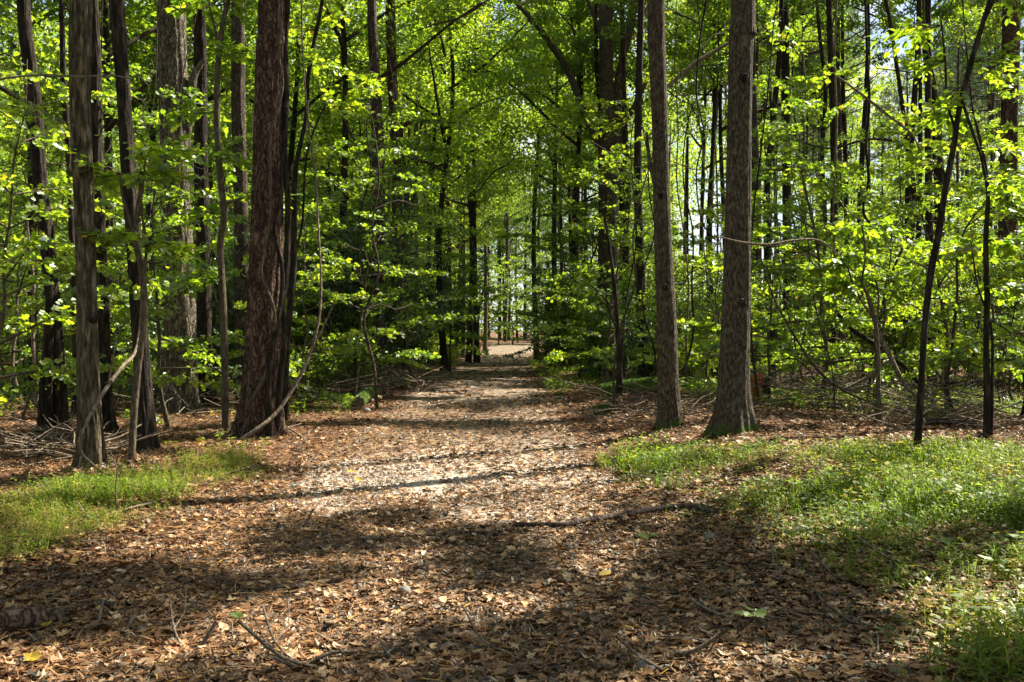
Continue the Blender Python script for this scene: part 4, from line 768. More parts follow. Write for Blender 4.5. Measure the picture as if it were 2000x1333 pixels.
def brush(name, label, area, n, hmax, lmin, lmax, bk):
    mb_ = MB()
    for _ in range(n):
        px = U(area[0], area[2]); py = U(area[1], area[3]); b_ = base_at(px, py); az = U(0, 6.3); L_ = U(lmin, lmax); el = abs(rng.normal(0, .22)); z0 = U(0, hmax)
        v = np.array([math.cos(az), math.sin(az), el]) * L_; side = np.array([-v[1], v[0], 0]) * U(-.3, .3)
        r0 = U(.004, .014); p = b_ + [0, 0, z0]
        mb_.tube(catmull(np.array([p, p + v * .5 + side * .6, p + v + side * .3 + [0, 0, U(-.1, .1)]]), L_ / 6), r0 * .8, 4, cap=False)
        if rng.random() < .7: mb_.tube([p + v * .5 + side * .6, p + v * .75 - side, p + v * .95 - side * 1.6 + [0, 0, .1]], [r0 * .6, r0 * .45, r0 * .2], 4, cap=False)
    return tag(link(name, mb_.mesh(name, [bk])), label, 'brush', kind='stuff')
brush('brush_pile', 'tangle of pale dead twigs on the ground under the leaning trunk at left', (40, 860, 200, 910), 90, .25, .4, 1.0, B_dead)
brush('brush_pile', 'tangle of pale dead branches on the forest floor right of the thickest trunk', (1490, 735, 1800, 805), 380, .4, .5, 1.9, B_dead)
brush('brush_pile', 'dead branches scattered under the trees at the right edge', (1760, 750, 2040, 850), 150, .25, .5, 1.6, B_dead)
brush('brush_pile', 'dead sticks and roots on the bank left of the path behind the mossy log', (590, 735, 830, 785), 260, .35, .4, 1.5, B_dead)
brush('brush_pile', 'dead twigs leaning around the foot of the old pines on the left', (280, 770, 470, 830), 70, .35, .4, 1.5, B_dead)
brush('fallen_twigs', 'small dry twigs lying loosely on the leaf litter of the path', (0, 900, 1900, 1330), 90, .02, .15, .45, B_dead)
brush('fallen_twigs', 'dry branches lying in the shade right of the path before the mossy log', (1120, 735, 1400, 830), 130, .15, .3, 1.2, B_dead)

# pine cones
def cone_mesh():
    V = []; Q = []; 
    for k in range(90):
        f = k / 90; a = k * 2.4; r = .5 * math.sin(pi * (.1 + .86 * f)) ** .8; x_ = f * 2 - 1; d = np.array([.45 - .2 * f, math.cos(a), math.sin(a)]); s = np.array([0, -math.sin(a), math.cos(a)]); c = np.array([x_ * .85, 0, 0]); n0 = len(V)
        V += [c - s * .05, c + s * .05, c + d * r * .9 + s * .13 , c + d * r * 1.08, c + d * r * .9 - s * .13]; Q.append([n0, n0 + 1, n0 + 2, n0 + 3, n0 + 4])
    m_ = MB(); m_.add(np.array(V) * .035, Q); m_.tube(np.array([[-.9, 0, 0], [0, 0, 0], [.95, 0, 0]]) * .035, [.006, .012, .004], 8); return m_.mesh('pine_cone', [M_cone])
CONE = cone_mesh()
for k, (px, py, s, lab) in enumerate([(28, 1126, 1.1, 'brown pine cone at the left edge of the path beside the grass tip'), (168, 1084, 1.25, 'pale brown pine cone lying near the grass on the left'), (76, 1166, .9, 'small dark pine cone in the shade below the left grass'), (848, 1266, 1.2, 'pine cone on the sunlit leaves near the bottom of the path'), (500, 1086, 1, 'dark pine cone in the shadow band left of the middle of the path'), (398, 1064, 1, 'pine cone among leaves above the shadow band on the left'), (1258, 1106, 1, 'pine cone in the shade right of the middle of the path')]):
    b = base_at(px, py); o = link('pine_cone', CONE, None, b + [0, 0, .035]); o.scale = (s,) * 3; o.rotation_euler = (U(0, 6), U(-.2, .2), U(0, 6)); tag(o, lab, 'pine cone', 'pine cones on the path')
for k, (px, py, s, lab) in enumerate([(1386, 1056, .10, 'round grey stone at the edge of the grass right of the path'), (790, 1162, .09, 'dark stone in the shade in the middle of the path'), (1262, 1316, .11, 'grey stone half buried in leaves at the bottom right'), (640, 1056, .07, 'small stone at the edge of the shadow left of the path centre'), (716, 806, .16, 'dark lump of stone below the mossy log left of the path'), (1660, 950, .15, 'mottled grey stone in the grass at right')]):
    b = base_at(px, py); V, fk = rock_tpl(k + 3, 9, 14); m = MB(); 
    m.add(V * s, fk[0], smooth=True); m.n -= len(V); m.S[-1][:] = True; m.V.pop(); m.add(V * s, fk[1], smooth=True)
    o = link('stone', m.mesh('stone', [M_rock]), None, b + [0, 0, s * .2]); tag(o, lab, 'stone')
def maple_sprig(px, py, s, lab, nm='maple_seedling', n=5, h=.16, mtl=None):
    b = base_at(px, py); t = thing(nm, lab, 'seedling', b); m = MB(); m.tube([[0, 0, -.01], [.01, 0, h * .5], [0, 0, h]], [.003, .0025, .002], 5); link('stem', m.mesh('stem', [B_sap]), t)
    az = np.arange(n) * 2 * pi / n + .4; X = np.column_stack([np.cos(az), np.sin(az), np.full(n, .12)]); X, Y, Z = frame(X, np.array([0, -.45, 1.]) + rand_dir(n) * .4)
    m = MB(); m.scatter(MAPLE, X * s, Y * s, Z * s, np.column_stack([X[:, 0] * .02, X[:, 1] * .02, np.full(n, h) + rng.uniform(-.03, .02, n)]), np.full(n, .88)); link('leaves', m.mesh('leaves', [mtl or M_leaf]), t)
maple_sprig(1468, 1262, .07, 'bright green maple seedling standing alone in the leaves at lower right', h=.17)
maple_sprig(1545, 1082, .09, 'green seedling with one broad round leaf at the grass edge on the right', 'green_seedling', 3)
maple_sprig(1268, 1060, .07, 'tiny light green seedling on the sunlit path edge right of the stick', 'green_seedling', 5, .05)
maple_sprig(925, 1232, .07, 'small green leafy sprig on the leaves at the bottom middle', 'green_seedling', 3, .03) if False else None
def fallen_leaf(px, py, s, lab, tpl, m_):
    b = base_at(px, py); q = MB(); az = U(0, 6.3); X, Y, Z = frame(np.array([[math.cos(az), math.sin(az), .15]]), np.array([[.1, -.5, 1.]])); q.scatter(tpl, X * s, Y * s, Z * s, np.zeros((1, 3)), np.array([.6])); o = link('fallen_leaf', q.mesh('fallen_leaf', [m_]), None, b + [0, 0, .045]); tag(o, lab, 'leaf')
for a in [(690, 928, .15, 'large yellow leaf on the sunlit gravel below the big pine', MAPLE, M_yel), (700, 946, .1, 'smaller orange yellow leaf just below the large yellow leaf', DEAD[0], M_yel), (146, 1108, .09, 'bright yellow leaf on the litter under the left grass tip', DEAD[1], M_yel), (550, 978, .07, 'small yellow leaf on the pale gravel left of the path centre', DEAD[0], M_yel), (92, 1236, .1, 'yellow green leaf beside the branch in the bottom left corner', DEAD[1], M_yel), (182, 1168, .06, 'small yellowing leaf in the shade below the bright yellow leaf', DEAD[4], M_yel), (60, 1302, .1, 'orange brown leaf in the sun at the bottom left corner', DEAD[6], M_yel), (462, 1218, .09, 'fresh green leaf lying in the shade at lower left', DEAD[1], M_leaf), (1182, 1134, .1, 'yellowish leaf in the shade right of the path centre', DEAD[5], M_yel), (1782, 1120, .1, 'yellow leaf on the dark litter at the grass edge far right', DEAD[0], M_yel), (1350, 1000, .05, 'yellow fallen leaf beside the thick end of the long stick', DEAD[1], M_yel)]: fallen_leaf(*a)

# ================================================================== understorey: young trees and shrubs
LAY = [grow_tree(200 + k, h, nl, l0, .084, int(per * 1.5), MAPLE if k < 3 else LEAF6, low, r0, tw_n, el, .85, bend, tm_, tw) for k, (h, nl, l0, per, low, r0, tw_n, el, bend, tm_, tw) in enumerate([
    (5.0, 24, 2.0, 10, .16, .035, 13, .25, .3, .66, .42), (6.2, 30, 2.3, 10, .12, .04, 14, .3, .4, .62, .45), (4.0, 20, 1.7, 10, .1, .028, 12, .25, .3, .7, .4),
    (7.5, 34, 2.5, 11, .15, .05, 15, .25, .5, .5, .5), (6.5, 32, 2.1, 12, .12, .04, 15, .3, .5, .45, .45)])]
MID = [grow_tree(230 + k, h, nl, l0, .115, 21, LEAF6, low, r0, 20, el, .6, .9, tm_, .6, M_canopy, B_dark) for k, (h, nl, l0, low, r0, el, tm_) in enumerate([
    (12, 56, 3.0, .12, .075, .3, .6), (14, 64, 3.4, .14, .09, .4, .66), (10, 50, 2.8, .08, .07, .35, .52), (16, 70, 3.6, .16, .10, .4, .6)])]
SHR = [shrub(260, 2.6, 1.3, 9), shrub(261, 3.6, 1.6, 11, tmean=.4), shrub(262, 1.8, 1.0, 8, .07), shrub(263, 4.8, 1.8, 13, .08, .45)]
SHL = [shrub(270, 2.8, 1.4, 10, .085, .6, 9, M_leaf), shrub(271, 3.8, 1.7, 12, .09, .55, 9, M_leaf), shrub(272, 1.7, 1.1, 9, .08, .65, 9, M_leaf)]
rng = np.random.default_rng(301)
def put(pair, names, nm, lab, cat, x, y, s=1.0, group=None, rz=None, sz=None, dz=0):
    t = thing(nm, lab, cat, (x, y, gzz(x, y) - .03 + dz), group, U(0, 6.3) if rz is None else rz); t.scale = (s, s, s * (sz or 1))
    for n_, me in zip(names, pair): link(n_, me, t)
    return t
TR = ('trunk', 'crown'); SH = ('stems', 'foliage')
def at(px, d): return (px - CX) / F * d, d
taken_edge = []
hand = [  # variant set, index, px, depth, scale, label
    (LAY, 0, -20, 12.5, 1.0, 'layered bright green maple at the left edge, in front of the first dark trunks'),
    (LAY, 2, 215, 16.5, 1.05, 'low layered maple between the pale furrowed trunk and the blackish trunk'),
    (LAY, 1, 330, 17, 1.0, 'young maple with flat sprays of leaves in front of the thick flaking pine'),
    (LAY, 2, 585, 21, 1.1, 'young maple just right of the big pine trunk, behind the long liana'),
    (LAY, 1, 690, 23, 1.0, 'bright young maple whose flat sprays hang left of the pair of pines'),
    (LAY, 3, 812, 27, 1.0, 'dense young tree in front of the pair of pines, left of the path'),
    (LAY, 0, 880, 37, 1.2, 'young tree leaning over the left edge of the path behind the low bank'),
    (LAY, 1, 1190, 24, 1.0, 'leafy young maple in front of the broad forking tree'),
    (LAY, 4, 1110, 36, 1.2, 'leafy young tree close to the right edge of the far path'),
    (LAY, 1, 1600, 19.5, 1.1, 'bright green layered maple right of the thickest trunk'),
    (LAY, 0, 1710, 18, .85, 'low layered maple above the brush pile on the right'),
    (LAY, 2, 1500, 21, 1.15, 'low maple right behind the thickest right trunk'),
    (LAY, 0, 1850, 19, 1.15, 'leafy maple between the leaning sapling and the right edge'),
    (LAY, 1, 2010, 17, 1.0, 'leafy maple at the right edge of the view'),
    (LAY, 2, 1385, 23, 1.1, 'low maple seen between the two tall trunks on the right'),
    (SHR, 1, 640, 27, 1.15, 'tall small-leaved shrub behind the liana, right of the big pine'),
    (SHR, 3, 730, 29, 1.0, 'tall dense small-leaved evergreen shrub below the pair of pines'),
    (SHL, 2, 690, 25, .8, 'low leafy bush on the bank behind the green mossy log'),
    (SHL, 2, 610, 23, .75, 'low leafy bush behind the grey log with the sawn end'),
    (SHL, 0, 560, 27, .8, 'leafy bush just right of the foot of the big pine'),
    (SHL, 2, 870, 40, .8, 'low leafy bush at the left edge of the path below the dark trunk'),
    (SHR, 0, 790, 31, 1.1, 'rounded small-leaved shrub on the bank left of the path'),
    (SHR, 3, 880, 46, 1.1, 'dark evergreen shrub left of the far path, behind the bank'),
    (SHR, 1, 1100, 38, 1.0, 'dense dark green bush at the right edge of the path'),
    (SHR, 0, 1075, 41, 1.0, 'smaller bush just behind the dense bush at the right edge of the path'),
    (SHR, 1, 480, 25, 1.1, 'small-leaved shrub behind the crooked sapling, left of the big pine'),
    (SHR, 0, 1260, 27, 1.0, 'small-leaved shrub between the broad forking tree and the tall grey trunk'),
    (SHR, 0, 300, 21, 1.0, 'shrub growing in front of the old flaking pine'),
]
for S_, i, px, d, s, lab in hand:
    x, y = at(px, d); put(S_[i], SH if S_ in (SHR, SHL) else TR, 'shrub' if S_ in (SHR, SHL) else 'young_maple', lab, 'shrub' if S_ in (SHR, SHL) else 'young tree', x, y, s)
taken = [(o.location.x, o.location.y) for o in C.objects if o.type == 'EMPTY']  # feet of everything planted so far
def shades_end(x, y): return any(abs(x - .74 * z_ + .2) < 6 and 59 < y - .5 * z_ < 100 for z_ in range(3, 24, 2))
def free(x, y, r): return not shades_end(x, y) and not (-5 < x < 13 and 58 < y < 87 and abs(x - pcx(y)) < 9) and all((x - a) ** 2 + (y - b_) ** 2 > r * r for a, b_ in taken)
def fill(S_, names, nm, cat, lab, group, n, xr, y0, y1, gap, s0, s1, side, extra=lambda x, y: True):
    c = 0
    for _ in range(n * 60):
        if c >= n: break
        y = U(y0, y1); x = U(*xr) * y
        e = pcx(y)
        if side < 0 and x > e - phw(y) - 1.4 - .02 * y: continue
        if side > 0 and x < e + phw(y) + 1.4 + .02 * y: continue
        if not free(x, y, gap) or not extra(x, y): continue
        taken.append((x, y)); put(S_[int(rng.integers(len(S_)))], names, nm, lab, cat, x, y, U(s0, s1), group); c += 1
for side in (-1, 1):
    y = 27.0 if side < 0 else 30.0; k = 0
    while y < 52:
        x = pcx(y) + side * (phw(y) + U(1.0, 1.9) + (.5 if k % 3 else 0)); S_ = (SHL, LAY, MID)[(0, 1, 0, 2, 0, 1)[k % 6]]; sd = 'left' if side < 0 else 'right'
        if S_ is MID: x += side * 1.3
        if S_ is MID and y > 60: S_ = LAY
        i_ = int(rng.integers(len(S_))); i_ = 0 if S_ is MID else i_
        put(S_[i_], SH if S_ is SHL else TR, 'edge_shrub' if S_ is SHL else 'edge_tree', ('leafy shrub crowding the %s edge of the far path' if S_ is SHL else 'leafy tree leaning over the %s edge of the far path') % sd, 'shrub' if S_ is SHL else 'tree', x, y, U(.6, .85) if S_ is SHL else U(.75, .95), ('shrubs' if S_ is SHL else 'leafy trees') + ' lining the %s edge of the far path' % sd)
        taken.append((x, y)); y += U(1.7, 3.0); k += 1
fill(LAY, TR, 'understorey_tree', 'young tree', 'leafy young tree among the crowded undergrowth left of the path', 'young trees left of the path', 52, (-.56, -.05), 19, 52, 1.7, .8, 1.25, -1)
fill(SHL + SHR, SH, 'undergrowth_shrub', 'shrub', 'leafy shrub among the crowded undergrowth left of the path', 'shrubs left of the path', 42, (-.56, -.03), 21, 60, 1.3, .7, 1.25, -1)
fill(MID, TR, 'broadleaf_tree', 'tree', 'mid-sized broadleaf tree in the wood left of the path', 'broadleaf trees left of the path', 44, (-.6, -.02), 24, 84, 2.3, .9, 1.3, -1)
fill(LAY, TR, 'understorey_tree', 'young tree', 'leafy young tree among the undergrowth right of the path', 'young trees right of the path', 58, (.04, .56), 21, 56, 1.6, .75, 1.15, 1, lambda x, y: not (.1 < x / y < .2 and y < 30))
fill(SHL + SHR[:2], SH, 'undergrowth_shrub', 'shrub', 'leafy shrub among the undergrowth right of the path', 'shrubs right of the path', 46, (.03, .56), 25, 64, 1.4, .6, 1.05, 1)
fill(MID, TR, 'broadleaf_tree', 'tree', 'mid-sized broadleaf tree in the wood right of the path', 'broadleaf trees right of the path', 26, (.02, .6), 27, 88, 2.6, .8, 1.2, 1, lambda x, y: (y > 34 or x / y > .36) and not (.16 < x / y < .3 and y > 40))

for sd, n_, x0, x1, lab in ((-1, 26, -.52, -.1, 'thin bare stem in the tangle of undergrowth left of the path'), (1, 40, .1, .53, 'thin bare stem in the tangle of undergrowth right of the path')):
    for k in range(n_):
        y = U(15.5, 34); x = U(x0, x1) * y; b = np.array([x, y, gzz(x, y) - .03]); H = U(3, 10); r_ = U(.012, .032); m = 9; q = np.column_stack([np.cumsum(rng.normal(0, .16, m)) + U(-.1, .1) * np.arange(m), np.cumsum(rng.normal(0, .1, m)), np.linspace(0, H, m)]); q[:, :2] -= q[0, :2]
        m_ = MB(); c = catmull(q, .18); m_.tube(c, r_ * (1 - .7 * np.linspace(0, 1, len(c))), 6, amp=.15, cap=False)
        for j in range(int(U(3, 8))):
            k_ = int(U(.2, .95) * (len(c) - 1)); a = U(0, 6.3); L_ = U(.4, 1.5); v = np.array([math.cos(a), math.sin(a), U(-.1, .7)]) * L_
            m_.tube(catmull(np.array([c[k_], c[k_] + v * .4 + [0, 0, .08], c[k_] + v * .75 + rand_dir(1)[0] * .12, c[k_] + v + rand_dir(1)[0] * .2]), .15), r_ * .4, 4, cap=False)
        tag(link('bare_sapling', m_.mesh('bare_sapling', [(B_dark, B_sap, B_deadd)[k % 3]]), None, b), lab, 'sapling', 'thin bare stems %s of the path' % ('left' if sd < 0 else 'right'))
for k, y in enumerate(np.arange(31, 70, 2.3)):
    y += U(-.6, .6); x = pcx(y) - phw(y) - U(.25, .9); b = np.array([x, y, gzz(x, y) - .04]); H = U(6, 12); t = thing('slim_tree', 'slim trunk in the row lining the left edge of the far path', 'tree', b, 'slim trunks lining the left edge of the far path')
    c = catmull(np.array([[0, 0, 0], [U(-.15, .15), 0, H * .3], [U(-.3, .3), U(-.2, .2), H * .6], [U(-.5, .5), 0, H]]), .5); m = MB(); m.tube(c, U(.045, .10) * (1 - .6 * np.linspace(0, 1, len(c))), 8, amp=.08); link('trunk', m.mesh('trunk', [(B_sap, B_dark, B_pinefar)[k % 3]]), t)
    A = []; B = []
    for j in range(30):
        q = c[int(U(.45, 1) * (len(c) - 1))]; a = U(0, 6.3); v = np.array([math.cos(a), math.sin(a), U(-.1, .5)]) * U(.5, 1.5); A += [q, q + v * .5, q + v * .5]; B += [q + v, q + v + rand_dir(1)[0] * .5, q + v * .8 + rand_dir(1)[0] * .5]
    m = MB(); leafy(m, np.array(A), np.array(B), 9, .12, LEAF6, .7, tmean=.62); link('crown', m.mesh('crown', [M_leaf]), t)
# tall canopy: pines and broadleaf trees standing back in the wood
def tall(kind, x, y, H, r, bk, ch, crown, lab, nm, group, s=1.0):
    b = np.array([x, y, gzz(x, y) - .05]); t = thing(nm, lab, 'tree', b, group); m = MB()
    P = np.array([[0, 0, 0], [U(-.2, .2), 0, H * .3], [U(-.4, .4), U(-.2, .2), H * .65], [U(-.4, .4), 0, H]]); q = catmull(P, 1.0)
    rr = r * (1 - .7 * np.linspace(0, 1, len(q))); rr[0] *= 1.35; m.tube(q, rr, 9, amp=.05)
    link('trunk', m.mesh('trunk', [bk]), t); k = int(np.argmin(abs(q[:, 2] - ch)))
    for nm_, me in (('limbs', crown[0]), ('crown', crown[1])):
        o = link(nm_, me, t, q[k]); o.rotation_euler = (0, 0, U(0, 6.3)); o.scale = (s, s, s)
    for _ in range(3):
        z_ = U(.3, .8) * ch; a = U(0, 6.3); L_ = U(.3, 1.2); m2 = MB(); m2.tube([[0, 0, z_], [math.cos(a) * L_ * .5, math.sin(a) * L_ * .5, z_ + .05], [math.cos(a) * L_, math.sin(a) * L_, z_ - .05]], [.03, .02, .008], 4); 
    return t
def fill_tall(n, xr, y0, y1, gap, Hr, rr, kinds, lab, nm, group, side, chf=(.5, .65), bk=B_pinefar, extra=lambda x, y: True, s=1.0):
    c = 0
    for _ in range(n * 80):
        if c >= n: break
        y = U(y0, y1); x = U(*xr) * y
        if side < 0 and x > pcx(y) - phw(y) - 2: continue
        if side > 0 and x < pcx(y) + phw(y) + 2: continue
        if not free(x, y, gap) or not extra(x, y): continue
        taken.append((x, y)); H = U(*Hr); tall(0, x, y, H, U(*rr), bk, H * U(*chf), kinds[int(rng.integers(len(kinds)))], lab, nm, group, s * U(.85, 1.15)); c += 1
fill_tall(46, (.13, .5), 38, 100, 1.1, (20, 27), (.06, .13), PINEC, 'slender straight pine among many, with sky showing between their trunks, right of the path', 'slender_pine', 'slender pines standing in the distance right of the path', 1, (.62, .78), extra=lambda x, y: True)
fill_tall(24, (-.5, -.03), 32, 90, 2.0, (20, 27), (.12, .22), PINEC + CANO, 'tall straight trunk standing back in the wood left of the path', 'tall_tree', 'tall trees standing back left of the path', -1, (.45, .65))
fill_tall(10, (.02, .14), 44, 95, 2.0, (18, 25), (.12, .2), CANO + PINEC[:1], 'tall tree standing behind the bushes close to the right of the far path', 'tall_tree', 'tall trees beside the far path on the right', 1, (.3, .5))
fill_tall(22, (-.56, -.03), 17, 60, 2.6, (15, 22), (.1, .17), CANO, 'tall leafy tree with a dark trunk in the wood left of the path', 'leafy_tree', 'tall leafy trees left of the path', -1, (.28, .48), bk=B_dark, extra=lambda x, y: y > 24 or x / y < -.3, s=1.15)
fill_tall(9, (.03, .58), 26, 62, 3.0, (15, 21), (.09, .15), CANO, 'tall leafy tree with a dark trunk in the wood right of the path', 'leafy_tree', 'tall leafy trees right of the path', 1, (.35, .55), bk=B_dark, extra=lambda x, y: not .16 < x / y < .28, s=1.1)
for px_, d_, H_, f_ in [(948, 80, 29, .55), (932, 50, 23, .6), (1048, 52, 23, .62), (1372, 52, 20, .5), (1420, 42, 17, .55), (925, 76, 28, .45), (868, 37, 17, .42), (1122, 39, 18, .42), (1010, 125, 34, .4), (975, 128, 33, .4), (905, 63, 26, .55), (1100, 66, 27, .6), (1388, 45, 22, .6), (1425, 60, 25, .6), (1345, 70, 26, .62), (915, 50, 21, .36), (1085, 47, 21, .38), (1120, 60, 23, .4), (640, 40, 19, .4), (560, 33, 17, .38), (705, 52, 21, .4), (840, 43, 19, .38), (300, 29, 16, .4), (200, 25, 15, .42), (60, 27, 15, .42), (880, 58, 24, .5), (660, 30, 15, .5), (420, 36, 18, .4), (760, 62, 25, .45)]:
    x_ = (px_ - CX) / F * d_; tall(0, x_, d_, H_, .14, B_dark, H_ * f_, CANO[int(px_) % 3], 'tall leafy tree arching over the middle distance left of the path' if px_ < 1000 else 'tall leafy tree arching over the far path from its right side', 'leafy_tree', 'leafy trees arching over the left middle distance' if px_ < 1000 else 'leafy trees arching over the far path on the right', 1.2)
fill_tall(9, (.13, .32), 36, 80, 2.4, (20, 26), (.08, .13), CANO, 'tall leafy tree topping the slender pines right of the path', 'leafy_tree', 'leafy trees among the slender pines right of the path', 1, (.58, .7), bk=B_dark, s=1.2)
# trees beyond the bright end of the path
for k in range(14):
    x = -16 + k * 2.5 + U(-.7, .7); y = U(112, 135) if abs(x) < 9 else U(97, 118); H = U(17, 24)
    tall(0, x, y, H, U(.14, .22), B_pinefar, H * U(.25, .4), (CANO + PINEC)[k % 6], 'tree standing beyond the bright far end of the path', 'far_tree', 'trees beyond the end of the path', 1.25)
for k in range(11):
    x = -6.5 + k * 1.35 + U(-.4, .4); put(LAY[k % 5], TR, 'far_young_tree', 'sunlit pale green young tree closing the bright far end of the path', 'young tree', x, 88 + U(0, 9), U(1.1, 1.6), 'young trees closing the far end of the path')
# far woodland, read as one mass
mb = MB(); Cn = []
for _ in range(5200):
    y = U(95, 150); x = U(-.62, .17) * y; z_ = 34 * rng.random() ** .9; 
    if abs(x - .4) / y < .09 and y < 128: continue
    Cn.append((x, y, z_ + .5))
for _ in range(1500):
    y = U(95, 150); x = U(.12, .62) * y; z_ = (U(0, 4.5) if rng.random() < .6 else U(17, 30)); Cn.append((x, y, z_ + .5))
Cn = np.array(Cn); sx_ = Cn[:, 0] - .74 * Cn[:, 2]; sy_ = Cn[:, 1] - .5 * Cn[:, 2]; Cn = Cn[~((np.abs(sx_) < 9) & (sy_ > 58) & (sy_ < 106))]
clump_leaves(mb, Cn, 2.2, 90, .4, LEAF4, .74, 0, .8)
for _ in range(120):
    y = U(95, 140); x = U(-.6, .6) * y; mb.tube([[x, y, 0], [x + U(-.3, .3), y, 12], [x + U(-.5, .5), y, 24]], [.2, .16, .06], 5, mat=1)
tag(link('far_woodland', mb.mesh('far_woodland', [M_canopy, B_pinefar])), 'hazy far-off woodland closing the view behind the trees', 'woodland', kind='stuff')

# ================================================================== high canopy added above and to the right, crowns shaped to shade the path
def litness(px, py, core=False):
    """how sunny the ground is at a spot of the view"""
    g = np.zeros_like(px)
    for a, b_, rx, ry, s, rot in [(790, 936, 150, 30, 1, 0), (640, 985, 170, 26, 1, 0), (940, 990, 90, 40, .9, 0), (1150, 1050, 160, 16, .8, -.15), (610, 1238, 190, 46, 1, -.1), (1400, 1312, 270, 46, 1, 0), (950, 1190, 70, 26, .8, 0), (700, 1120, 110, 12, .9, -.1), (1150, 1140, 90, 10, .8, 0), (250, 1190, 120, 12, .8, 0), (1930, 1230, 120, 90, 1, 0), (1500, 1010, 150, 18, .95, 0), (1800, 1030, 160, 26, .9, 0), (1650, 1075, 120, 14, .8, 0),
                            (60, 1040, 150, 70, 1, 0), (330, 960, 190, 45, .9, 0), (420, 1040, 190, 16, .8, 0), (1400, 925, 260, 60, 1, 0), (1750, 935, 260, 60, .95, 0), (900, 872, 350, 12, .85, -.05), (900, 905, 400, 12, .9, 0), (1150, 930, 120, 16, .8, 0), (1150, 738, 110, 18, .9, 0), (1560, 725, 320, 14, .9, 0), (1500, 775, 180, 16, .8, 0),
                            (820, 790, 170, 8, .8, 0), (1000, 770, 120, 5, .7, 0), (700, 850, 120, 14, .8, 0), (900, 752, 150, 4, .7, 0), (560, 880, 160, 16, .8, 0), (60, 1306, 230, 40, 1, 0), (1780, 1310, 120, 20, .5, 0), (850, 1100, 120, 8, .6, 0), (960, 735, 90, 3, .7, 0), (1000, 690, 70, 12, 1, 0), (360, 1120, 200, 8, .5, 0), (1600, 800, 200, 30, .6, 0), (1190, 800, 60, 10, .7, 0), (1240, 845, 200, 7, .7, 0), (1500, 985, 110, 16, .7, 0)]:
        u = (px - a) * math.cos(rot) + (py - b_) * math.sin(rot); v = -(px - a) * math.sin(rot) + (py - b_) * math.cos(rot)
        g = np.maximum(g, s * np.exp(-((u / rx) ** 2 + (v / ry) ** 2) ** 2))
    if core: return g
    d_ = F * EYE / np.maximum(py - HZ, 20); xx = (px - CX) / F * d_
    st = .45 + .75 * wn(xx * .8 + 3, d_ * 2.8 + xx * .55)
    band = np.where((py > 700) & (py < 1062) & (px < 1330), .95, np.where(py < 1020, 0.62, .0))
    return np.maximum(g, band * np.clip(st * 1.7 - .25, 0, 1))
rng = np.random.default_rng(909)
gxs, gys = np.meshgrid(np.arange(-9, 9.5, .46), np.arange(2.6, 33, .46)); gxs = gxs.ravel() + rng.normal(0, .14, gxs.size); gys = gys.ravel() + rng.normal(0, .14, gys.size)
px, py = to_px(gxs, np.maximum(gys, 2.7)); lit = litness(px, py)
for ox, oy in ((.22, 0), (-.22, 0), (0, .22), (0, -.22)): lit = np.maximum(lit, litness(*to_px(gxs + ox, np.maximum(gys + oy, 2.7))) * .8)
for a_ in np.arange(0, 6.2, .785): lit = np.maximum(lit, litness(*to_px(gxs + np.clip(gys * .055, .2, .52) * math.cos(a_), np.maximum(gys + np.clip(gys * .055, .2, .52) * math.sin(a_), 2.7)), core=True) * .75)
kp = rng.random(len(gxs)) > lit * 1.6; kp &= rng.random(len(gxs)) < .98
gxs, gys = gxs[kp], gys[kp]; ex = (litness(*to_px(gxs, np.maximum(gys, 2.7))) < .12) & (rng.random(len(gxs)) < .97)
gxs = np.concatenate([gxs, gxs[ex] + rng.normal(0, .2, ex.sum())]); gys = np.concatenate([gys, gys[ex] + rng.normal(0, .2, ex.sum())])
hz_ = rng.uniform(11, 19, len(gxs)); k_ = hz_ / SUN[2]
CC = np.column_stack([gxs + SUN[0] * k_, gys + SUN[1] * k_, hz_])
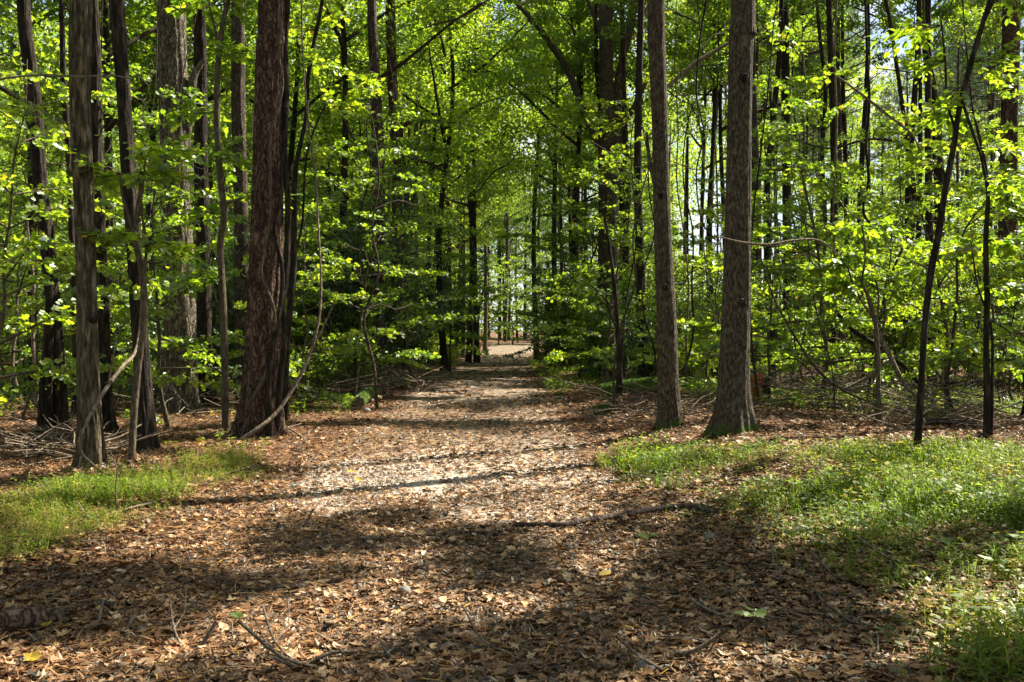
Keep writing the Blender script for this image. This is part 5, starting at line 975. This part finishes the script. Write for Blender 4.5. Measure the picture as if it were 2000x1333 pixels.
# trees added to carry this shade foliage
stems = [(x + rng.normal(0, .7), y + rng.normal(0, .7)) for x in np.arange(4, 25, 4.6) for y in np.arange(5, 46, 4.6)]
stems = np.array([p for p in stems if not (p[0] < 11 and p[1] < 12) and not (p[0] < .6 * p[1] + .5 and p[1] < 25) and p[0] > pcx(p[1]) + phw(p[1]) + 1])
own = np.argmin(((CC[:, None, :2] - stems[None]) ** 2).sum(2), 1)
for k, (x, y) in enumerate(stems):
    cc = CC[own == k]
    if len(cc) < 3: continue
    vis = abs(x / y) < .5
    t = thing('shade_canopy_tree', 'tall tree whose leafy top closes the view at upper right' if vis else 'tall tree added out of view to the right, its crown shaped for shade', 'tree', (x, y, gzz(x, y) - .05), 'tall trees filling the upper right' if vis else 'added shade trees out of view on the right'); b = np.array(t.location)
    m = MB(); q = catmull(np.array([[0, 0, 0, .2], [U(-.2, .2), 0, 6, .15], [U(-.3, .3), U(-.2, .2), 12, .11], [0, 0, 18, .04]]), .6)
    m.tube(q[:, :3], q[:, 3] * (.7 if vis else 1), 12, amp=.07); link('trunk', m.mesh('trunk', [B_dark]), t); m = MB(); L_ = cc - b
    nodes = [np.array([0, 0, z_]) for z_ in (8, 10, 12, 14, 16, 17.5)]
    for c_ in L_[np.argsort(np.linalg.norm(L_[:, :2], axis=1))]:
        nd = np.array(nodes); j = int(np.argmin(np.linalg.norm((nd - c_) * [1, 1, .8], axis=1) + .25 * np.maximum(0, nd[:, 2] - c_[2] + .6) * 4)); p = nd[j]; ln = np.linalg.norm(c_ - p)
        r0 = .03 if j < 6 else .016; r0 *= .8; m.tube([p, p * .5 + c_ * .5 + [0, 0, -.07 * ln] + rng.normal(0, .08 * ln, 3), c_], [r0, r0 * .7, .006], 4, cap=False); nodes.append(c_)
    link('limbs', m.mesh('limbs', [B_twig]), t); m = MB(); clump_leaves(m, L_, .38, 120, .13, LEAF6, .5); link('crown', m.mesh('crown', [M_canopy]), t)
# woodland around and behind the viewer, which keeps the low sky light off the ground
rng = np.random.default_rng(515)
for k, y_ in enumerate(np.linspace(8.2, 27, 15)):      # slim stems added out of view to cast the thin shadow stripes across the path
    y_ += U(-.4, .4); x_ = .535 * y_ + 1.0 + U(0, 1.6); b = np.array([x_, y_, gzz(x_, y_) - .04]); t = thing('slim_tree', 'slim bare-stemmed tree added outside the right of the view to cast stripes', 'tree', b, 'slim trees added outside the right of the view for shadow stripes'); m = MB(); H_ = U(8, 12)
    c = catmull(np.column_stack([np.cumsum(rng.normal(0, .12, 6)), np.cumsum(rng.normal(0, .12, 6)), np.linspace(0, H_, 6)]) * [1, 1, 1], .4); m.tube(c, U(.035, .07) * (1 - .6 * np.linspace(0, 1, len(c))), 8, amp=.1)
    for j in range(7):
        q = c[int(U(.3, .95) * (len(c) - 1))]; a = U(0, 6.3); v = np.array([math.cos(a), math.sin(a), .4]) * U(.6, 1.6); m.tube([q, q + v * .5 + [0, 0, .1], q + v], [.016, .011, .004], 4, cap=False)
    link('trunk', m.mesh('trunk', [B_dark]), t)
for k in range(34):
    a_ = U(0, 6.3); 
    for _ in range(50):
        x_, y_ = U(-32, 32), U(-28, 12)
        if (abs(x_ + .6) > 4.5) and (y_ < 0 or abs(x_) > .62 * y_ + 4.5) and not (x_ > 0 and y_ > 2) and all((x_ - q[0]) ** 2 + (y_ - q[1]) ** 2 > 12 for q in taken): break
    taken.append((x_, y_)); H_ = U(14, 19); tall(0, x_, y_, H_, .14, B_dark, H_ * .3, CANO[k % 3], 'tall tree of the wood standing out of view beside and behind the viewer', 'surrounding_tree', 'trees of the wood out of view around the viewer', 1.25)
print('objects', len(C.objects), 'verts(unique)', sum(len(m.vertices) for m in bpy.data.meshes))
